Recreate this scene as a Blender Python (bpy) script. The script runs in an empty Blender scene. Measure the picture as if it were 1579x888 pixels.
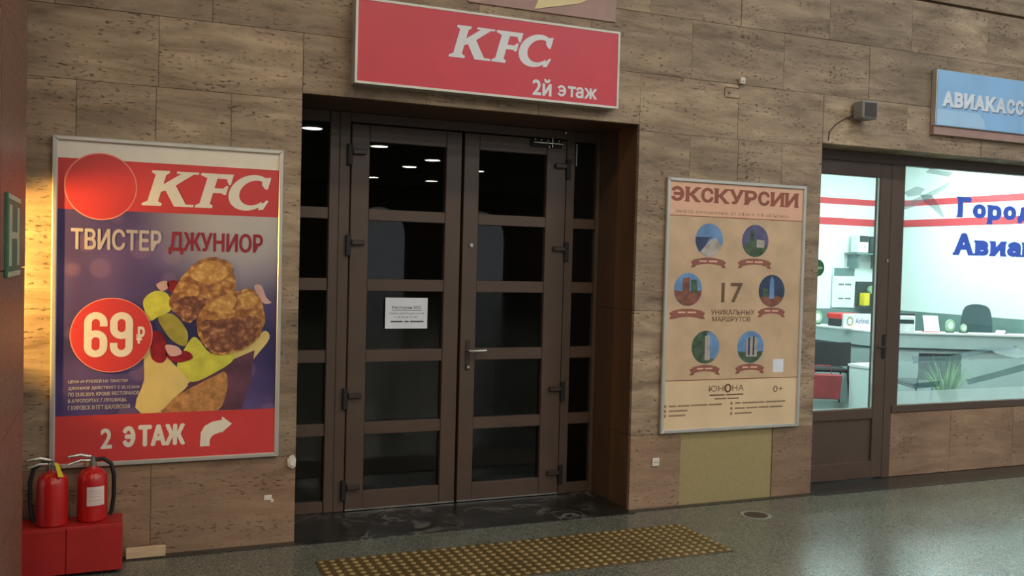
import bpy, bmesh, math, random
from mathutils import Vector, Matrix
random.seed(7)
sc = bpy.context.scene
COL = sc.collection

# ------------------------------------------------------------------ camera
def cam_matrix(yaw, pitch, roll, loc):
    f = Vector((math.sin(yaw)*math.cos(pitch), math.cos(yaw)*math.cos(pitch), math.sin(pitch)))
    rt = Vector((math.cos(yaw), -math.sin(yaw), 0)); up = rt.cross(f)
    r2 = rt*math.cos(roll)+up*math.sin(roll); u2 = -rt*math.sin(roll)+up*math.cos(roll)
    return Matrix(((r2.x, u2.x, -f.x, loc[0]), (r2.y, u2.y, -f.y, loc[1]), (r2.z, u2.z, -f.z, loc[2]), (0, 0, 0, 1)))
cd = bpy.data.cameras.new('camera'); cam = bpy.data.objects.new('camera', cd); COL.objects.link(cam)
cd.sensor_width = 36; cd.lens = 1440/1579*36; cd.clip_start = .05; cd.clip_end = 200
cam.matrix_world = cam_matrix(.40448, -.029052, .025417, (0, -5.547, 1.7))
sc.camera = cam

# ------------------------------------------------------------------ world, exposure
w = bpy.data.worlds.new('hall_ambient'); sc.world = w; w.use_nodes = True
bg = w.node_tree.nodes['Background']; bg.inputs[0].default_value = (.92, .95, 1, 1); bg.inputs[1].default_value = .34
vs = sc.view_settings; vs.view_transform = 'Standard'; vs.look = 'None'; vs.exposure = .92; vs.gamma = 1; vs.use_curve_mapping = False
LAMP_L = 27.0          # radiance of the hall ceiling lamps
OFFICE_L = 30.0         # radiance of the office ceiling panels
WARM_W = 22.0          # warm lamp in the side passage

# ------------------------------------------------------------------ materials
def lin(c):
    c = c/255
    return c/12.92 if c <= .04045 else ((c+.055)/1.055)**2.4
def rgb(t): return (lin(t[0]), lin(t[1]), lin(t[2]), 1)
M = {}
def mat(name, c, rough=.5, metal=0, var=.12, scale=8., stretch=(1, 1, 1), bump=0, bscale=None, coat=0, spec=.5, alpha=None):
    m = bpy.data.materials.new(name); m.use_nodes = True; nt = m.node_tree; N = nt.nodes; b = N['Principled BSDF']
    b.inputs['Roughness'].default_value = rough; b.inputs['Metallic'].default_value = metal
    b.inputs['Coat Weight'].default_value = coat; b.inputs['Specular IOR Level'].default_value = spec
    geo = N.new('ShaderNodeNewGeometry'); mp = N.new('ShaderNodeMapping'); mp.inputs['Scale'].default_value = stretch
    nt.links.new(geo.outputs['Position'], mp.inputs[0])
    no = N.new('ShaderNodeTexNoise'); no.inputs['Scale'].default_value = scale; no.inputs['Detail'].default_value = 5
    nt.links.new(mp.outputs[0], no.inputs['Vector'])
    cr = N.new('ShaderNodeValToRGB'); k = rgb(c)
    cr.color_ramp.elements[0].position = .3; cr.color_ramp.elements[1].position = .7
    cr.color_ramp.elements[0].color = tuple(x*(1-var) for x in k[:3])+(1,)
    cr.color_ramp.elements[1].color = tuple(min(1, x*(1+var)) for x in k[:3])+(1,)
    nt.links.new(no.outputs['Fac'], cr.inputs[0]); nt.links.new(cr.outputs[0], b.inputs['Base Color'])
    if bump:
        bp = N.new('ShaderNodeBump'); bp.inputs['Strength'].default_value = bump; bp.inputs['Distance'].default_value = .01
        n2 = N.new('ShaderNodeTexNoise'); n2.inputs['Scale'].default_value = bscale or scale*4; n2.inputs['Detail'].default_value = 4
        nt.links.new(mp.outputs[0], n2.inputs['Vector']); nt.links.new(n2.outputs['Fac'], bp.inputs['Height']); nt.links.new(bp.outputs[0], b.inputs['Normal'])
    M[name] = m; return m
def emit(name, c, s):
    m = bpy.data.materials.new(name); m.use_nodes = True; nt = m.node_tree; nt.nodes.clear()
    e = nt.nodes.new('ShaderNodeEmission'); e.inputs[0].default_value = c+(1,); e.inputs[1].default_value = s
    o = nt.nodes.new('ShaderNodeOutputMaterial'); nt.links.new(e.outputs[0], o.inputs[0]); M[name] = m; return m
def glass(name, tint, ior=1.5, rough=.0):
    m = bpy.data.materials.new(name); m.use_nodes = True; nt = m.node_tree; nt.nodes.clear(); N = nt.nodes
    t = N.new('ShaderNodeBsdfTransparent'); t.inputs[0].default_value = tint+(1,)
    g = N.new('ShaderNodeBsdfGlossy'); g.inputs['Roughness'].default_value = rough
    f = N.new('ShaderNodeFresnel'); ge = N.new('ShaderNodeNewGeometry'); ri = N.new('ShaderNodeMapRange')   # same reflectance on both faces of the thin pane
    ri.inputs[3].default_value = ior; ri.inputs[4].default_value = 1/ior; nt.links.new(ge.outputs['Backfacing'], ri.inputs[0]); nt.links.new(ri.outputs[0], f.inputs[0])
    mx = N.new('ShaderNodeMixShader'); o = N.new('ShaderNodeOutputMaterial')
    nt.links.new(f.outputs[0], mx.inputs[0]); nt.links.new(t.outputs[0], mx.inputs[1]); nt.links.new(g.outputs[0], mx.inputs[2]); nt.links.new(mx.outputs[0], o.inputs[0])
    M[name] = m; return m
def film(name, c, a):
    m = bpy.data.materials.new(name); m.use_nodes = True; nt = m.node_tree; nt.nodes.clear(); N = nt.nodes
    t = N.new('ShaderNodeBsdfTransparent'); d = N.new('ShaderNodeBsdfDiffuse'); d.inputs[0].default_value = rgb(c)
    tr = N.new('ShaderNodeBsdfTranslucent'); tr.inputs[0].default_value = rgb(c); ad = N.new('ShaderNodeMixShader')
    nt.links.new(d.outputs[0], ad.inputs[1]); nt.links.new(tr.outputs[0], ad.inputs[2])
    geo = N.new('ShaderNodeNewGeometry'); no = N.new('ShaderNodeTexNoise'); no.inputs['Scale'].default_value = 3
    nt.links.new(geo.outputs['Position'], no.inputs['Vector'])
    mr = N.new('ShaderNodeMapRange'); mr.inputs[3].default_value = a*.8; mr.inputs[4].default_value = min(1, a*1.2); nt.links.new(no.outputs['Fac'], mr.inputs[0])
    mx = N.new('ShaderNodeMixShader'); o = N.new('ShaderNodeOutputMaterial')
    nt.links.new(mr.outputs[0], mx.inputs[0]); nt.links.new(t.outputs[0], mx.inputs[1]); nt.links.new(ad.outputs[0], mx.inputs[2]); nt.links.new(mx.outputs[0], o.inputs[0])
    M[name] = m; return m
def travertine(name, c1, c2, pit):
    m = bpy.data.materials.new(name); m.use_nodes = True; nt = m.node_tree; N = nt.nodes; L = nt.links; b = N['Principled BSDF']
    b.inputs['Roughness'].default_value = .62
    geo = N.new('ShaderNodeNewGeometry'); oi = N.new('ShaderNodeObjectInfo')
    off = N.new('ShaderNodeVectorMath'); off.operation = 'MULTIPLY_ADD'
    cb = N.new('ShaderNodeCombineXYZ'); L.new(oi.outputs['Random'], cb.inputs[0]); L.new(oi.outputs['Random'], cb.inputs[2])
    L.new(cb.outputs[0], off.inputs[0]); off.inputs[1].default_value = (9, 9, 5); L.new(geo.outputs['Position'], off.inputs[2])
    mp = N.new('ShaderNodeMapping'); mp.inputs['Scale'].default_value = (1.1, 1.1, 5.5); L.new(off.outputs[0], mp.inputs[0])
    n1 = N.new('ShaderNodeTexNoise'); n1.inputs['Scale'].default_value = 1.6; n1.inputs['Detail'].default_value = 9; n1.inputs['Roughness'].default_value = .68; n1.inputs['Distortion'].default_value = .5
    L.new(mp.outputs[0], n1.inputs['Vector'])
    cr = N.new('ShaderNodeValToRGB'); e = cr.color_ramp.elements; e[0].position = .33; e[0].color = rgb(c1); e[1].position = .68; e[1].color = rgb(c2)
    L.new(n1.outputs['Fac'], cr.inputs[0])
    # tone differs a little from slab to slab
    mr = N.new('ShaderNodeMapRange'); mr.inputs[3].default_value = .86; mr.inputs[4].default_value = 1.1; L.new(oi.outputs['Random'], mr.inputs[0])
    mu = N.new('ShaderNodeVectorMath'); mu.operation = 'SCALE'; L.new(cr.outputs[0], mu.inputs[0]); L.new(mr.outputs[0], mu.inputs['Scale'])
    # broad grime, with a shape of its own
    n4 = N.new('ShaderNodeTexNoise'); n4.inputs['Scale'].default_value = 1.3; n4.inputs['Detail'].default_value = 6; L.new(geo.outputs['Position'], n4.inputs['Vector'])
    mg = N.new('ShaderNodeMapRange'); mg.inputs[1].default_value = .35; mg.inputs[2].default_value = .65; mg.inputs[3].default_value = .78; mg.inputs[4].default_value = 1.06; L.new(n4.outputs['Fac'], mg.inputs[0])
    mu2 = N.new('ShaderNodeVectorMath'); mu2.operation = 'SCALE'; L.new(mu.outputs[0], mu2.inputs[0]); L.new(mg.outputs[0], mu2.inputs['Scale'])
    # pits
    mp2 = N.new('ShaderNodeMapping'); mp2.inputs['Scale'].default_value = (1, 1, 2.6); L.new(off.outputs[0], mp2.inputs[0])
    n2 = N.new('ShaderNodeTexNoise'); n2.inputs['Scale'].default_value = 26; n2.inputs['Detail'].default_value = 6; L.new(mp2.outputs[0], n2.inputs['Vector'])
    n3 = N.new('ShaderNodeTexNoise'); n3.inputs['Scale'].default_value = 3; n3.inputs['Detail'].default_value = 2; L.new(mp2.outputs[0], n3.inputs['Vector'])
    ma = N.new('ShaderNodeMath'); ma.operation = 'MULTIPLY_ADD'; L.new(n3.outputs['Fac'], ma.inputs[0]); ma.inputs[1].default_value = .35; L.new(n2.outputs['Fac'], ma.inputs[2])
    pr = N.new('ShaderNodeMapRange'); pr.inputs[1].default_value = .765; pr.inputs[2].default_value = .89; L.new(ma.outputs[0], pr.inputs[0])
    mx = N.new('ShaderNodeMix'); mx.data_type = 'RGBA'; L.new(pr.outputs[0], mx.inputs['Factor']); L.new(mu2.outputs[0], mx.inputs['A']); mx.inputs['B'].default_value = rgb(pit)
    L.new(mx.outputs['Result'], b.inputs['Base Color'])
    iv = N.new('ShaderNodeMath'); iv.operation = 'SUBTRACT'; iv.inputs[0].default_value = 1; L.new(pr.outputs[0], iv.inputs[1])
    bp = N.new('ShaderNodeBump'); bp.inputs['Strength'].default_value = .5; bp.inputs['Distance'].default_value = .006; L.new(iv.outputs[0], bp.inputs['Height']); L.new(bp.outputs[0], b.inputs['Normal'])
    M[name] = m
travertine('travertine', (122, 99, 76), (192, 166, 134), (86, 69, 54))
travertine('plinth_stone', (132, 102, 78), (170, 138, 108), (92, 70, 52))
mat('mortar', (118, 100, 80), .9)
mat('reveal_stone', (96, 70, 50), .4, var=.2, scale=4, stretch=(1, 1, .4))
mat('ochre_board', (160, 142, 96), .7, var=.06, scale=40)
def granite(name, a, b_, c, scale, rough):
    m = bpy.data.materials.new(name); m.use_nodes = True; nt = m.node_tree; N = nt.nodes; L = nt.links; b = N['Principled BSDF']
    b.inputs['Roughness'].default_value = rough
    geo = N.new('ShaderNodeNewGeometry')
    v = N.new('ShaderNodeTexVoronoi'); v.inputs['Scale'].default_value = scale; L.new(geo.outputs['Position'], v.inputs['Vector'])
    sp = N.new('ShaderNodeSeparateColor'); L.new(v.outputs['Color'], sp.inputs[0])
    cr = N.new('ShaderNodeValToRGB'); e = cr.color_ramp.elements; e[0].color = rgb(a); e[0].position = .1; e[1].color = rgb(c); e[1].position = .95
    x = cr.color_ramp.elements.new(.5); x.color = rgb(b_); L.new(sp.outputs[0], cr.inputs[0])
    n = N.new('ShaderNodeTexNoise'); n.inputs['Scale'].default_value = 1.5; n.inputs['Detail'].default_value = 6; L.new(geo.outputs['Position'], n.inputs['Vector'])
    mr = N.new('ShaderNodeMapRange'); mr.inputs[3].default_value = .8; mr.inputs[4].default_value = 1.15; L.new(n.outputs['Fac'], mr.inputs[0])
    mu = N.new('ShaderNodeVectorMath'); mu.operation = 'SCALE'; L.new(cr.outputs[0], mu.inputs[0]); L.new(mr.outputs[0], mu.inputs['Scale'])
    L.new(mu.outputs[0], b.inputs['Base Color'])
    r2 = N.new('ShaderNodeMapRange'); r2.inputs[3].default_value = rough*.8; r2.inputs[4].default_value = rough*1.3; L.new(n.outputs['Fac'], r2.inputs[0]); L.new(r2.outputs[0], b.inputs['Roughness'])
    M[name] = m
granite('floor_granite', (74, 76, 66), (100, 101, 89), (130, 129, 115), 160, .2)
granite('dark_granite', (34, 34, 32), (50, 48, 44), (74, 70, 62), 200, .3)
granite('red_granite', (96, 66, 54), (124, 88, 72), (148, 108, 88), 120, .4)
def marble():
    m = bpy.data.materials.new('black_marble'); m.use_nodes = True; nt = m.node_tree; N = nt.nodes; L = nt.links; b = N['Principled BSDF']; b.inputs['Roughness'].default_value = .3
    geo = N.new('ShaderNodeNewGeometry'); n = N.new('ShaderNodeTexNoise'); n.inputs['Scale'].default_value = 3.2; n.inputs['Detail'].default_value = 8; n.inputs['Distortion'].default_value = 1.6
    L.new(geo.outputs['Position'], n.inputs['Vector'])
    cr = N.new('ShaderNodeValToRGB'); e = cr.color_ramp.elements; e[0].position = .46; e[0].color = rgb((34, 32, 28)); e[1].position = .54; e[1].color = rgb((38, 36, 32))
    x = e.new(.5); x.color = rgb((132, 126, 116)); L.new(n.outputs['Fac'], cr.inputs[0])
    n2 = N.new('ShaderNodeTexNoise'); n2.inputs['Scale'].default_value = 2.; L.new(geo.outputs['Position'], n2.inputs['Vector'])
    mr = N.new('ShaderNodeMapRange'); mr.inputs[1].default_value = .45; mr.inputs[2].default_value = .65; L.new(n2.outputs['Fac'], mr.inputs[0])
    mx = N.new('ShaderNodeMix'); mx.data_type = 'RGBA'; L.new(mr.outputs[0], mx.inputs['Factor']); mx.inputs['A'].default_value = rgb((36, 34, 30)); L.new(cr.outputs[0], mx.inputs['B'])
    L.new(mx.outputs['Result'], b.inputs['Base Color']); M['black_marble'] = m
marble()
mat('brown_metal', (84, 66, 53), .42, var=.08, scale=5)
mat('hinge_brown', (58, 46, 38), .4)
mat('rubber_black', (22, 20, 18), .6)
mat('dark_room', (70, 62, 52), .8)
mat('hall_plaster', (120, 112, 100), .9)
mat('aluminium', (205, 200, 190), .35, metal=.55, var=.05)
mat('white_rim', (222, 216, 205), .4, var=.04)
mat('chrome', (225, 222, 215), .2, metal=1)
mat('zinc', (170, 168, 160), .3, metal=.8)
mat('sign_red', (208, 52, 66), .35, var=.05, scale=3)
mat('print_red', (206, 62, 60), .4, var=.07, scale=4)
mat('print_white', (232, 222, 204), .4, var=.04)
mat('sign_white', (226, 224, 224), .35, var=.03)
mat('print_dark_red', (150, 34, 46), .4, var=.1)
mat('ring_pink', (238, 150, 130), .4)
mat('ink_black', (44, 40, 46), .6)
mat('paper_white', (226, 228, 232), .7, var=.03)
mat('print_lilac', (190, 178, 172), .4)
def fried(name, dark, mid, light, sc_):
    m = mat(name, mid, .5); nt = m.node_tree; N = nt.nodes; L = nt.links; b = N['Principled BSDF']
    geo = N.new('ShaderNodeNewGeometry'); n = N.new('ShaderNodeTexNoise'); n.inputs['Scale'].default_value = sc_*.8; n.inputs['Detail'].default_value = 4; L.new(geo.outputs['Position'], n.inputs['Vector'])
    ad = N.new('ShaderNodeVectorMath'); ad.operation = 'MULTIPLY_ADD'; ad.inputs[1].default_value = (.09, .09, .09); L.new(n.outputs['Color'], ad.inputs[0]); L.new(geo.outputs['Position'], ad.inputs[2])
    v = N.new('ShaderNodeTexVoronoi'); v.inputs['Scale'].default_value = sc_; L.new(ad.outputs[0], v.inputs['Vector'])
    cr = N.new('ShaderNodeValToRGB'); e = cr.color_ramp.elements; e[0].position = .1; e[0].color = rgb(light); e[1].position = .75; e[1].color = rgb(dark); x = e.new(.4); x.color = rgb(mid)
    L.new(v.outputs['Distance'], cr.inputs[0]); L.new(cr.outputs[0], b.inputs['Base Color'])
fried('chicken', (140, 88, 50), (186, 130, 68), (222, 172, 98), 24)
fried('chicken_light', (186, 130, 68), (208, 156, 84), (228, 184, 110), 26)
fried('chicken_dark', (104, 58, 44), (146, 92, 62), (198, 142, 96), 26)
mat('tortilla', (222, 196, 120), .45, var=.12, scale=6)
mat('tortilla_toast', (184, 130, 76), .45, var=.45, scale=26)
mat('lettuce', (206, 202, 74), .45, var=.2, scale=14)
mat('pickle', (170, 158, 62), .45, var=.3, scale=10)
mat('sauce_red', (140, 26, 36), .35, var=.4, scale=18)
mat('onion', (214, 170, 160), .4, var=.15)
mat('wrap_shadow', (96, 58, 74), .45, var=.35, scale=9)
mat('exc_paper', (226, 196, 154), .45, var=.08, scale=3)
mat('exc_map', (204, 172, 136), .45, var=.14, scale=5)
mat('exc_head', (230, 180, 148), .45, var=.06)
mat('exc_brown', (150, 84, 62), .5, var=.1)
mat('exc_ribbon', (150, 92, 78), .5, var=.1)
mat('exc_small', (150, 122, 92), .5)
mat('exc_ink', (112, 84, 60), .5)
mat('photo_sky', (108, 146, 188), .4, var=.2, scale=9)
mat('photo_green', (72, 92, 66), .4, var=.4, scale=22)
mat('photo_stone', (176, 164, 152), .4, var=.25, scale=25)
mat('photo_brick', (134, 84, 66), .4, var=.35, scale=25)
mat('photo_navy', (52, 66, 92), .4, var=.3, scale=15)
mat('photo_dusk', (92, 90, 120), .4, var=.3, scale=12)
mat('fire_red', (190, 30, 28), .28, var=.08, coat=.3)
mat('box_red', (172, 34, 32), .45, var=.1)
mat('yellow_tag', (236, 214, 40), .5)
mat('label_white', (226, 206, 196), .6)
mat('plank_wood', (206, 176, 140), .7, var=.1, stretch=(1, 8, 8))
mat('tactile_yellow', (86, 68, 34), .55, var=.2, scale=3)
mat('tactile_dome', (146, 124, 76), .5, var=.2, scale=3)
mat('socket_white', (222, 210, 196), .5)
mat('grey_box', (138, 136, 130), .5)
mat('pink_stone', (168, 134, 122), .5, var=.08)
mat('star_cream', (226, 206, 150), .45, var=.05)
mat('sign_green', (60, 108, 82), .45, var=.1)
mat('sign_cream', (186, 190, 158), .5)
mat('air_blue', (150, 198, 238), .35, var=.06, scale=2)
mat('air_blue_light', (176, 214, 242), .35, var=.04)
mat('air_grey', (110, 128, 158), .4)
mat('air_white', (232, 238, 248), .35)
mat('decal_blue', (72, 114, 234), .4, var=.08)
mat('office_wall', (232, 245, 242), .8, var=.02)
mat('office_ceiling', (235, 245, 245), .8, var=.02)
mat('stripe_red', (206, 64, 72), .6, var=.06)
mat('dado_grey', (104, 134, 130), .7, var=.08)
mat('office_floor', (112, 124, 116), .35, var=.15)
mat('counter_grey', (168, 182, 182), .5, var=.04)
mat('counter_top', (226, 224, 226), .4, var=.03)
mat('counter_line', (56, 68, 74), .5)
mat('chair_black', (34, 38, 40), .7, var=.15)
mat('chair_teal', (50, 78, 80), .8, var=.1)
mat('bag_red', (146, 44, 48), .7, var=.15)
mat('drawer_white', (206, 220, 220), .5, var=.03)
mat('device_dark', (34, 58, 56), .45)
mat('device_white', (232, 238, 236), .4)
mat('leaf_green', (96, 150, 62), .6, var=.4, scale=12)
mat('leaf_dark', (64, 122, 84), .6, var=.4, scale=12)
mat('pot_grey', (84, 108, 104), .6)
mat('sticker_green', (36, 110, 70), .5, var=.1)
mat('tray_red', (214, 48, 44), .5)
mat('emblem_pale', (150, 186, 146), .5)
mat('emblem_gold', (170, 150, 110), .5)
mat('ink_blue', (74, 78, 132), .5)
mat('brass', (190, 160, 90), .35, metal=.8)
glass('door_glass', (.55, .58, .56), 1.5)
glass('shop_glass', (.92, .97, .96), 1.45)
film('frost_film', (196, 222, 224), .26)
film('frost_low', (214, 232, 230), .55)
film('plane_film', (128, 150, 156), .5)
film('plane_dark', (38, 74, 84), .5)
film('plane_pale', (210, 226, 228), .6)
emit('lamp_glow', (1, .90, .74), LAMP_L)
emit('added_lamp_cool', (.90, .96, 1), LAMP_L*1.25)
emit('panel_glow', (.84, 1, .99), OFFICE_L)
emit('warm_glow', (1, .72, .32), 25)
def purple_print():
    m = bpy.data.materials.new('purple_print'); m.use_nodes = True; nt = m.node_tree; N = nt.nodes; L = nt.links; b = N['Principled BSDF']; b.inputs['Roughness'].default_value = .4
    tc = N.new('ShaderNodeTexCoord'); n = N.new('ShaderNodeTexNoise'); n.inputs['Scale'].default_value = 2.2; n.inputs['Detail'].default_value = 1.5
    L.new(tc.outputs['Object'], n.inputs['Vector'])
    cr = N.new('ShaderNodeValToRGB'); e = cr.color_ramp.elements; e[0].position = .32; e[0].color = rgb((46, 40, 86)); e[1].position = .75; e[1].color = rgb((108, 86, 136)); L.new(n.outputs['Fac'], cr.inputs[0])
    # bokeh rounds of the printed picture
    v = N.new('ShaderNodeTexVoronoi'); v.inputs['Scale'].default_value = 5.5; L.new(tc.outputs['Object'], v.inputs['Vector'])
    bk = N.new('ShaderNodeMapRange'); bk.inputs[1].default_value = .34; bk.inputs[2].default_value = .24; bk.inputs[3].default_value = 0; bk.inputs[4].default_value = .22; L.new(v.outputs['Distance'], bk.inputs[0])
    m1 = N.new('ShaderNodeMix'); m1.data_type = 'RGBA'; L.new(bk.outputs[0], m1.inputs['Factor']); L.new(cr.outputs[0], m1.inputs['A']); m1.inputs['B'].default_value = rgb((168, 128, 152))
    # pale top right corner of the printed picture
    sp = N.new('ShaderNodeSeparateXYZ'); L.new(tc.outputs['Object'], sp.inputs[0])
    d = N.new('ShaderNodeVectorMath'); d.operation = 'DISTANCE'; L.new(tc.outputs['Object'], d.inputs[0]); d.inputs[1].default_value = (.98, 0, 1.42)
    g = N.new('ShaderNodeMapRange'); g.inputs[1].default_value = .62; g.inputs[2].default_value = .12; g.inputs[3].default_value = 0; g.inputs[4].default_value = .92; g.interpolation_type = 'SMOOTHSTEP'; L.new(d.outputs['Value'], g.inputs[0])
    m2 = N.new('ShaderNodeMix'); m2.data_type = 'RGBA'; L.new(g.outputs[0], m2.inputs['Factor']); L.new(m1.outputs['Result'], m2.inputs['A']); m2.inputs['B'].default_value = rgb((196, 188, 178))
    L.new(m2.outputs['Result'], b.inputs['Base Color']); M['purple_print'] = m
purple_print()

# ------------------------------------------------------------------ mesh helpers
class MB:
    def __init__(s): s.v = []; s.f = []
    def box(s, x0, x1, y0, y1, z0, z1):
        b = len(s.v); s.v += [(x, y, z) for z in (z0, z1) for y in (y0, y1) for x in (x0, x1)]
        s.f += [tuple(b+i for i in q) for q in ((0, 2, 3, 1), (4, 5, 7, 6), (0, 1, 5, 4), (2, 6, 7, 3), (0, 4, 6, 2), (1, 3, 7, 5))]; return s
    def slab(s, x0, x1, y0, y1, z0, z1, c=.006):
        # a box whose front (-y) edges are chamfered
        b = len(s.v)
        s.v += [(x0, y1, z0), (x1, y1, z0), (x1, y1, z1), (x0, y1, z1), (x0, y0+c, z0), (x1, y0+c, z0), (x1, y0+c, z1), (x0, y0+c, z1),
                (x0+c, y0, z0+c), (x1-c, y0, z0+c), (x1-c, y0, z1-c), (x0+c, y0, z1-c)]
        q = [(3, 2, 1, 0), (8, 9, 10, 11)]
        for i in range(4):
            j = (i+1) % 4; q += [(i, j, 4+j, 4+i), (4+i, 4+j, 8+j, 8+i)]
        s.f += [tuple(b+i for i in t) for t in q]; return s
    def poly(s, pts):
        b = len(s.v); s.v += [tuple(p) for p in pts]; s.f.append(tuple(range(b, b+len(pts)))); return s
    def flat(s, pts, y):
        a = sum(pts[i][0]*pts[(i+1) % len(pts)][1]-pts[(i+1) % len(pts)][0]*pts[i][1] for i in range(len(pts)))
        if a < 0: pts = list(reversed(pts))
        return s.poly([(x, y, z) for x, z in pts])
    def prism(s, pts, y0, y1):
        a = sum(pts[i][0]*pts[(i+1) % len(pts)][1]-pts[(i+1) % len(pts)][0]*pts[i][1] for i in range(len(pts)))
        if a < 0: pts = list(reversed(pts))
        n = len(pts); b = len(s.v); s.v += [(x, y0, z) for x, z in pts]+[(x, y1, z) for x, z in pts]
        s.f.append(tuple(range(b, b+n))); s.f.append(tuple(range(b+2*n-1, b+n-1, -1)))
        for i in range(n):
            j = (i+1) % n; s.f.append((b+i, b+n+i, b+n+j, b+j))
        return s
    def tube(s, pts, r, n=8, cap=True):
        pts = [Vector(p) for p in pts]; rs = r if isinstance(r, (list, tuple)) else [r]*len(pts); b0 = len(s.v); ref = None
        for i, p in enumerate(pts):
            t = (pts[min(i+1, len(pts)-1)]-pts[max(i-1, 0)]).normalized()
            if ref is None:
                ref = t.cross(Vector((0, 0, 1)) if abs(t.z) < .9 else Vector((1, 0, 0))).normalized()
            ref = (ref-t*ref.dot(t)).normalized(); u = t.cross(ref)
            for k in range(n):
                a = 2*math.pi*k/n; s.v.append(tuple(p+rs[i]*(ref*math.cos(a)+u*math.sin(a))))
        for i in range(len(pts)-1):
            for k in range(n):
                a = b0+i*n+k; c = b0+i*n+(k+1) % n; s.f.append((a, c, c+n, a+n))
        if cap:
            s.f.append(tuple(b0+k for k in reversed(range(n)))); e = b0+(len(pts)-1)*n; s.f.append(tuple(e+k for k in range(n)))
        return s
    def lathe(s, c, prof, n=24):
        b = len(s.v)
        for r, z in prof:
            for k in range(n):
                a = 2*math.pi*k/n; s.v.append((c[0]+r*math.cos(a), c[1]+r*math.sin(a), c[2]+z))
        for i in range(len(prof)-1):
            for k in range(n):
                p = b+i*n+k; q = b+i*n+(k+1) % n; s.f.append((p, q, q+n, p+n))
        s.f.append(tuple(b+k for k in reversed(range(n)))); e = b+(len(prof)-1)*n; s.f.append(tuple(e+k for k in range(n)))
        return s
    def build(s, name, m, parent=None, org=(0, 0, 0), smooth=False, bevel=0, loc=None):
        me = bpy.data.meshes.new(name)
        me.from_pydata([(x-org[0], y-org[1], z-org[2]) for x, y, z in s.v], [], s.f)
        if bevel:
            bm = bmesh.new(); bm.from_mesh(me)
            bmesh.ops.bevel(bm, geom=list(bm.edges), offset=bevel, segments=1, affect='EDGES', clamp_overlap=True)
            bm.to_mesh(me); bm.free()
        me.update()
        if smooth:
            for p in me.polygons: p.use_smooth = True
            me.set_sharp_from_angle(angle=math.radians(40))
        me.materials.append(M[m]); return link(name, me, parent, loc)
def link(name, me, parent=None, loc=None):
    o = bpy.data.objects.new(name, me); COL.objects.link(o)
    if parent: o.parent = parent
    if loc: o.location = loc
    return o
def tag(o, label, cat, group=None, kind=None):
    o['label'] = label; o['category'] = cat
    if group: o['group'] = group
    if kind: o['kind'] = kind
    return o
def thing(name, label, cat, loc=(0, 0, 0), rz=0, group=None, kind=None):
    o = bpy.data.objects.new(name, None); COL.objects.link(o); o.location = loc; o.rotation_euler = (0, 0, rz); o.empty_display_size = .1
    return tag(o, label, cat, group, kind)
def bx(name, m, parent, org, x0, x1, y0, y1, z0, z1, bevel=0):
    return MB().box(x0, x1, y0, y1, z0, z1).build(name, m, parent, org, bevel=bevel)
_tc = bpy.data.curves.new('lettering_source', 'FONT'); _to = bpy.data.objects.new('lettering_source', _tc); COL.objects.link(_to)
def glyph_e():
    # reversed-E letter: an arc open to the left with a middle tongue
    n = 20; A = [math.radians(145-290*k/n) for k in range(n+1)]; v = []; f = []
    for a in A: v += [(.28+.27*math.cos(a), .365+.375*math.sin(a)), (.28+.18*math.cos(a), .365+.285*math.sin(a))]
    for k in range(n): f.append((2*k, 2*k+1, 2*k+3, 2*k+2))
    b0 = len(v); v += [(.16, .325), (.47, .325), (.47, .41), (.16, .41)]; f.append((b0, b0+1, b0+2, b0+3)); return v, f
SHIFT = [(0, 0), (1, 0), (-1, 0), (0, 1), (0, -1), (.7, .7), (-.7, .7), (.7, -.7), (-.7, -.7)]
def text_mesh(body, shear=0., res=3):
    _tc.body = body.replace('ф', 'ɸ'); _tc.shear = shear; _tc.resolution_u = res
    if body in ('Э', 'э', 'э_'): return glyph_e()
    bpy.context.view_layer.update()
    me = bpy.data.meshes.new_from_object(_to.evaluated_get(bpy.context.evaluated_depsgraph_get()))
    v = [tuple(p.co) for p in me.vertices]; f = [tuple(p.vertices) for p in me.polygons]; bpy.data.meshes.remove(me); return v, f
def fit(v, x, z, w_, h_):
    x0 = min(p[0] for p in v); x1 = max(p[0] for p in v); y0 = min(p[1] for p in v); y1 = max(p[1] for p in v)
    return [(x+(p[0]-x0)/(x1-x0)*w_, z+(p[1]-y0)/(y1-y0)*h_) for p in v]
def text(body, x, z, w_, h_, y, m, parent, org=(0, 0, 0), bold=.0, shear=0., name='lettering', depth=0):
    v, f = text_mesh(body, shear); k_ = bold*h_*1.1; q = fit(v, x+k_, z+k_, w_-2*k_, h_-2*k_); b = MB()
    for i, (sx, sz) in enumerate(SHIFT if bold else SHIFT[:1]):      # heavier strokes: the glyphs laid over themselves
        
        for fi, t in enumerate(f): b.poly([(q[j][0]+sx*k_, y-i*4e-5-(fi % 5)*7e-6, q[j][1]+sz*k_) for j in t])
    return b.build(name, m, parent, org)
SERIF = {'А': 'ab', 'В': 'ac', 'И': 'abcd', 'К': 'abcd', 'Г': 'ac', 'р': 'ac', 'д': '', 'и': 'abcd', 'к': 'abcd', 'а': 'b', 'в': 'ac', 'Р': 'ac', 'У': 'cd', 'Ы': 'abcd', 'ы': 'abcd'}
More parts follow.
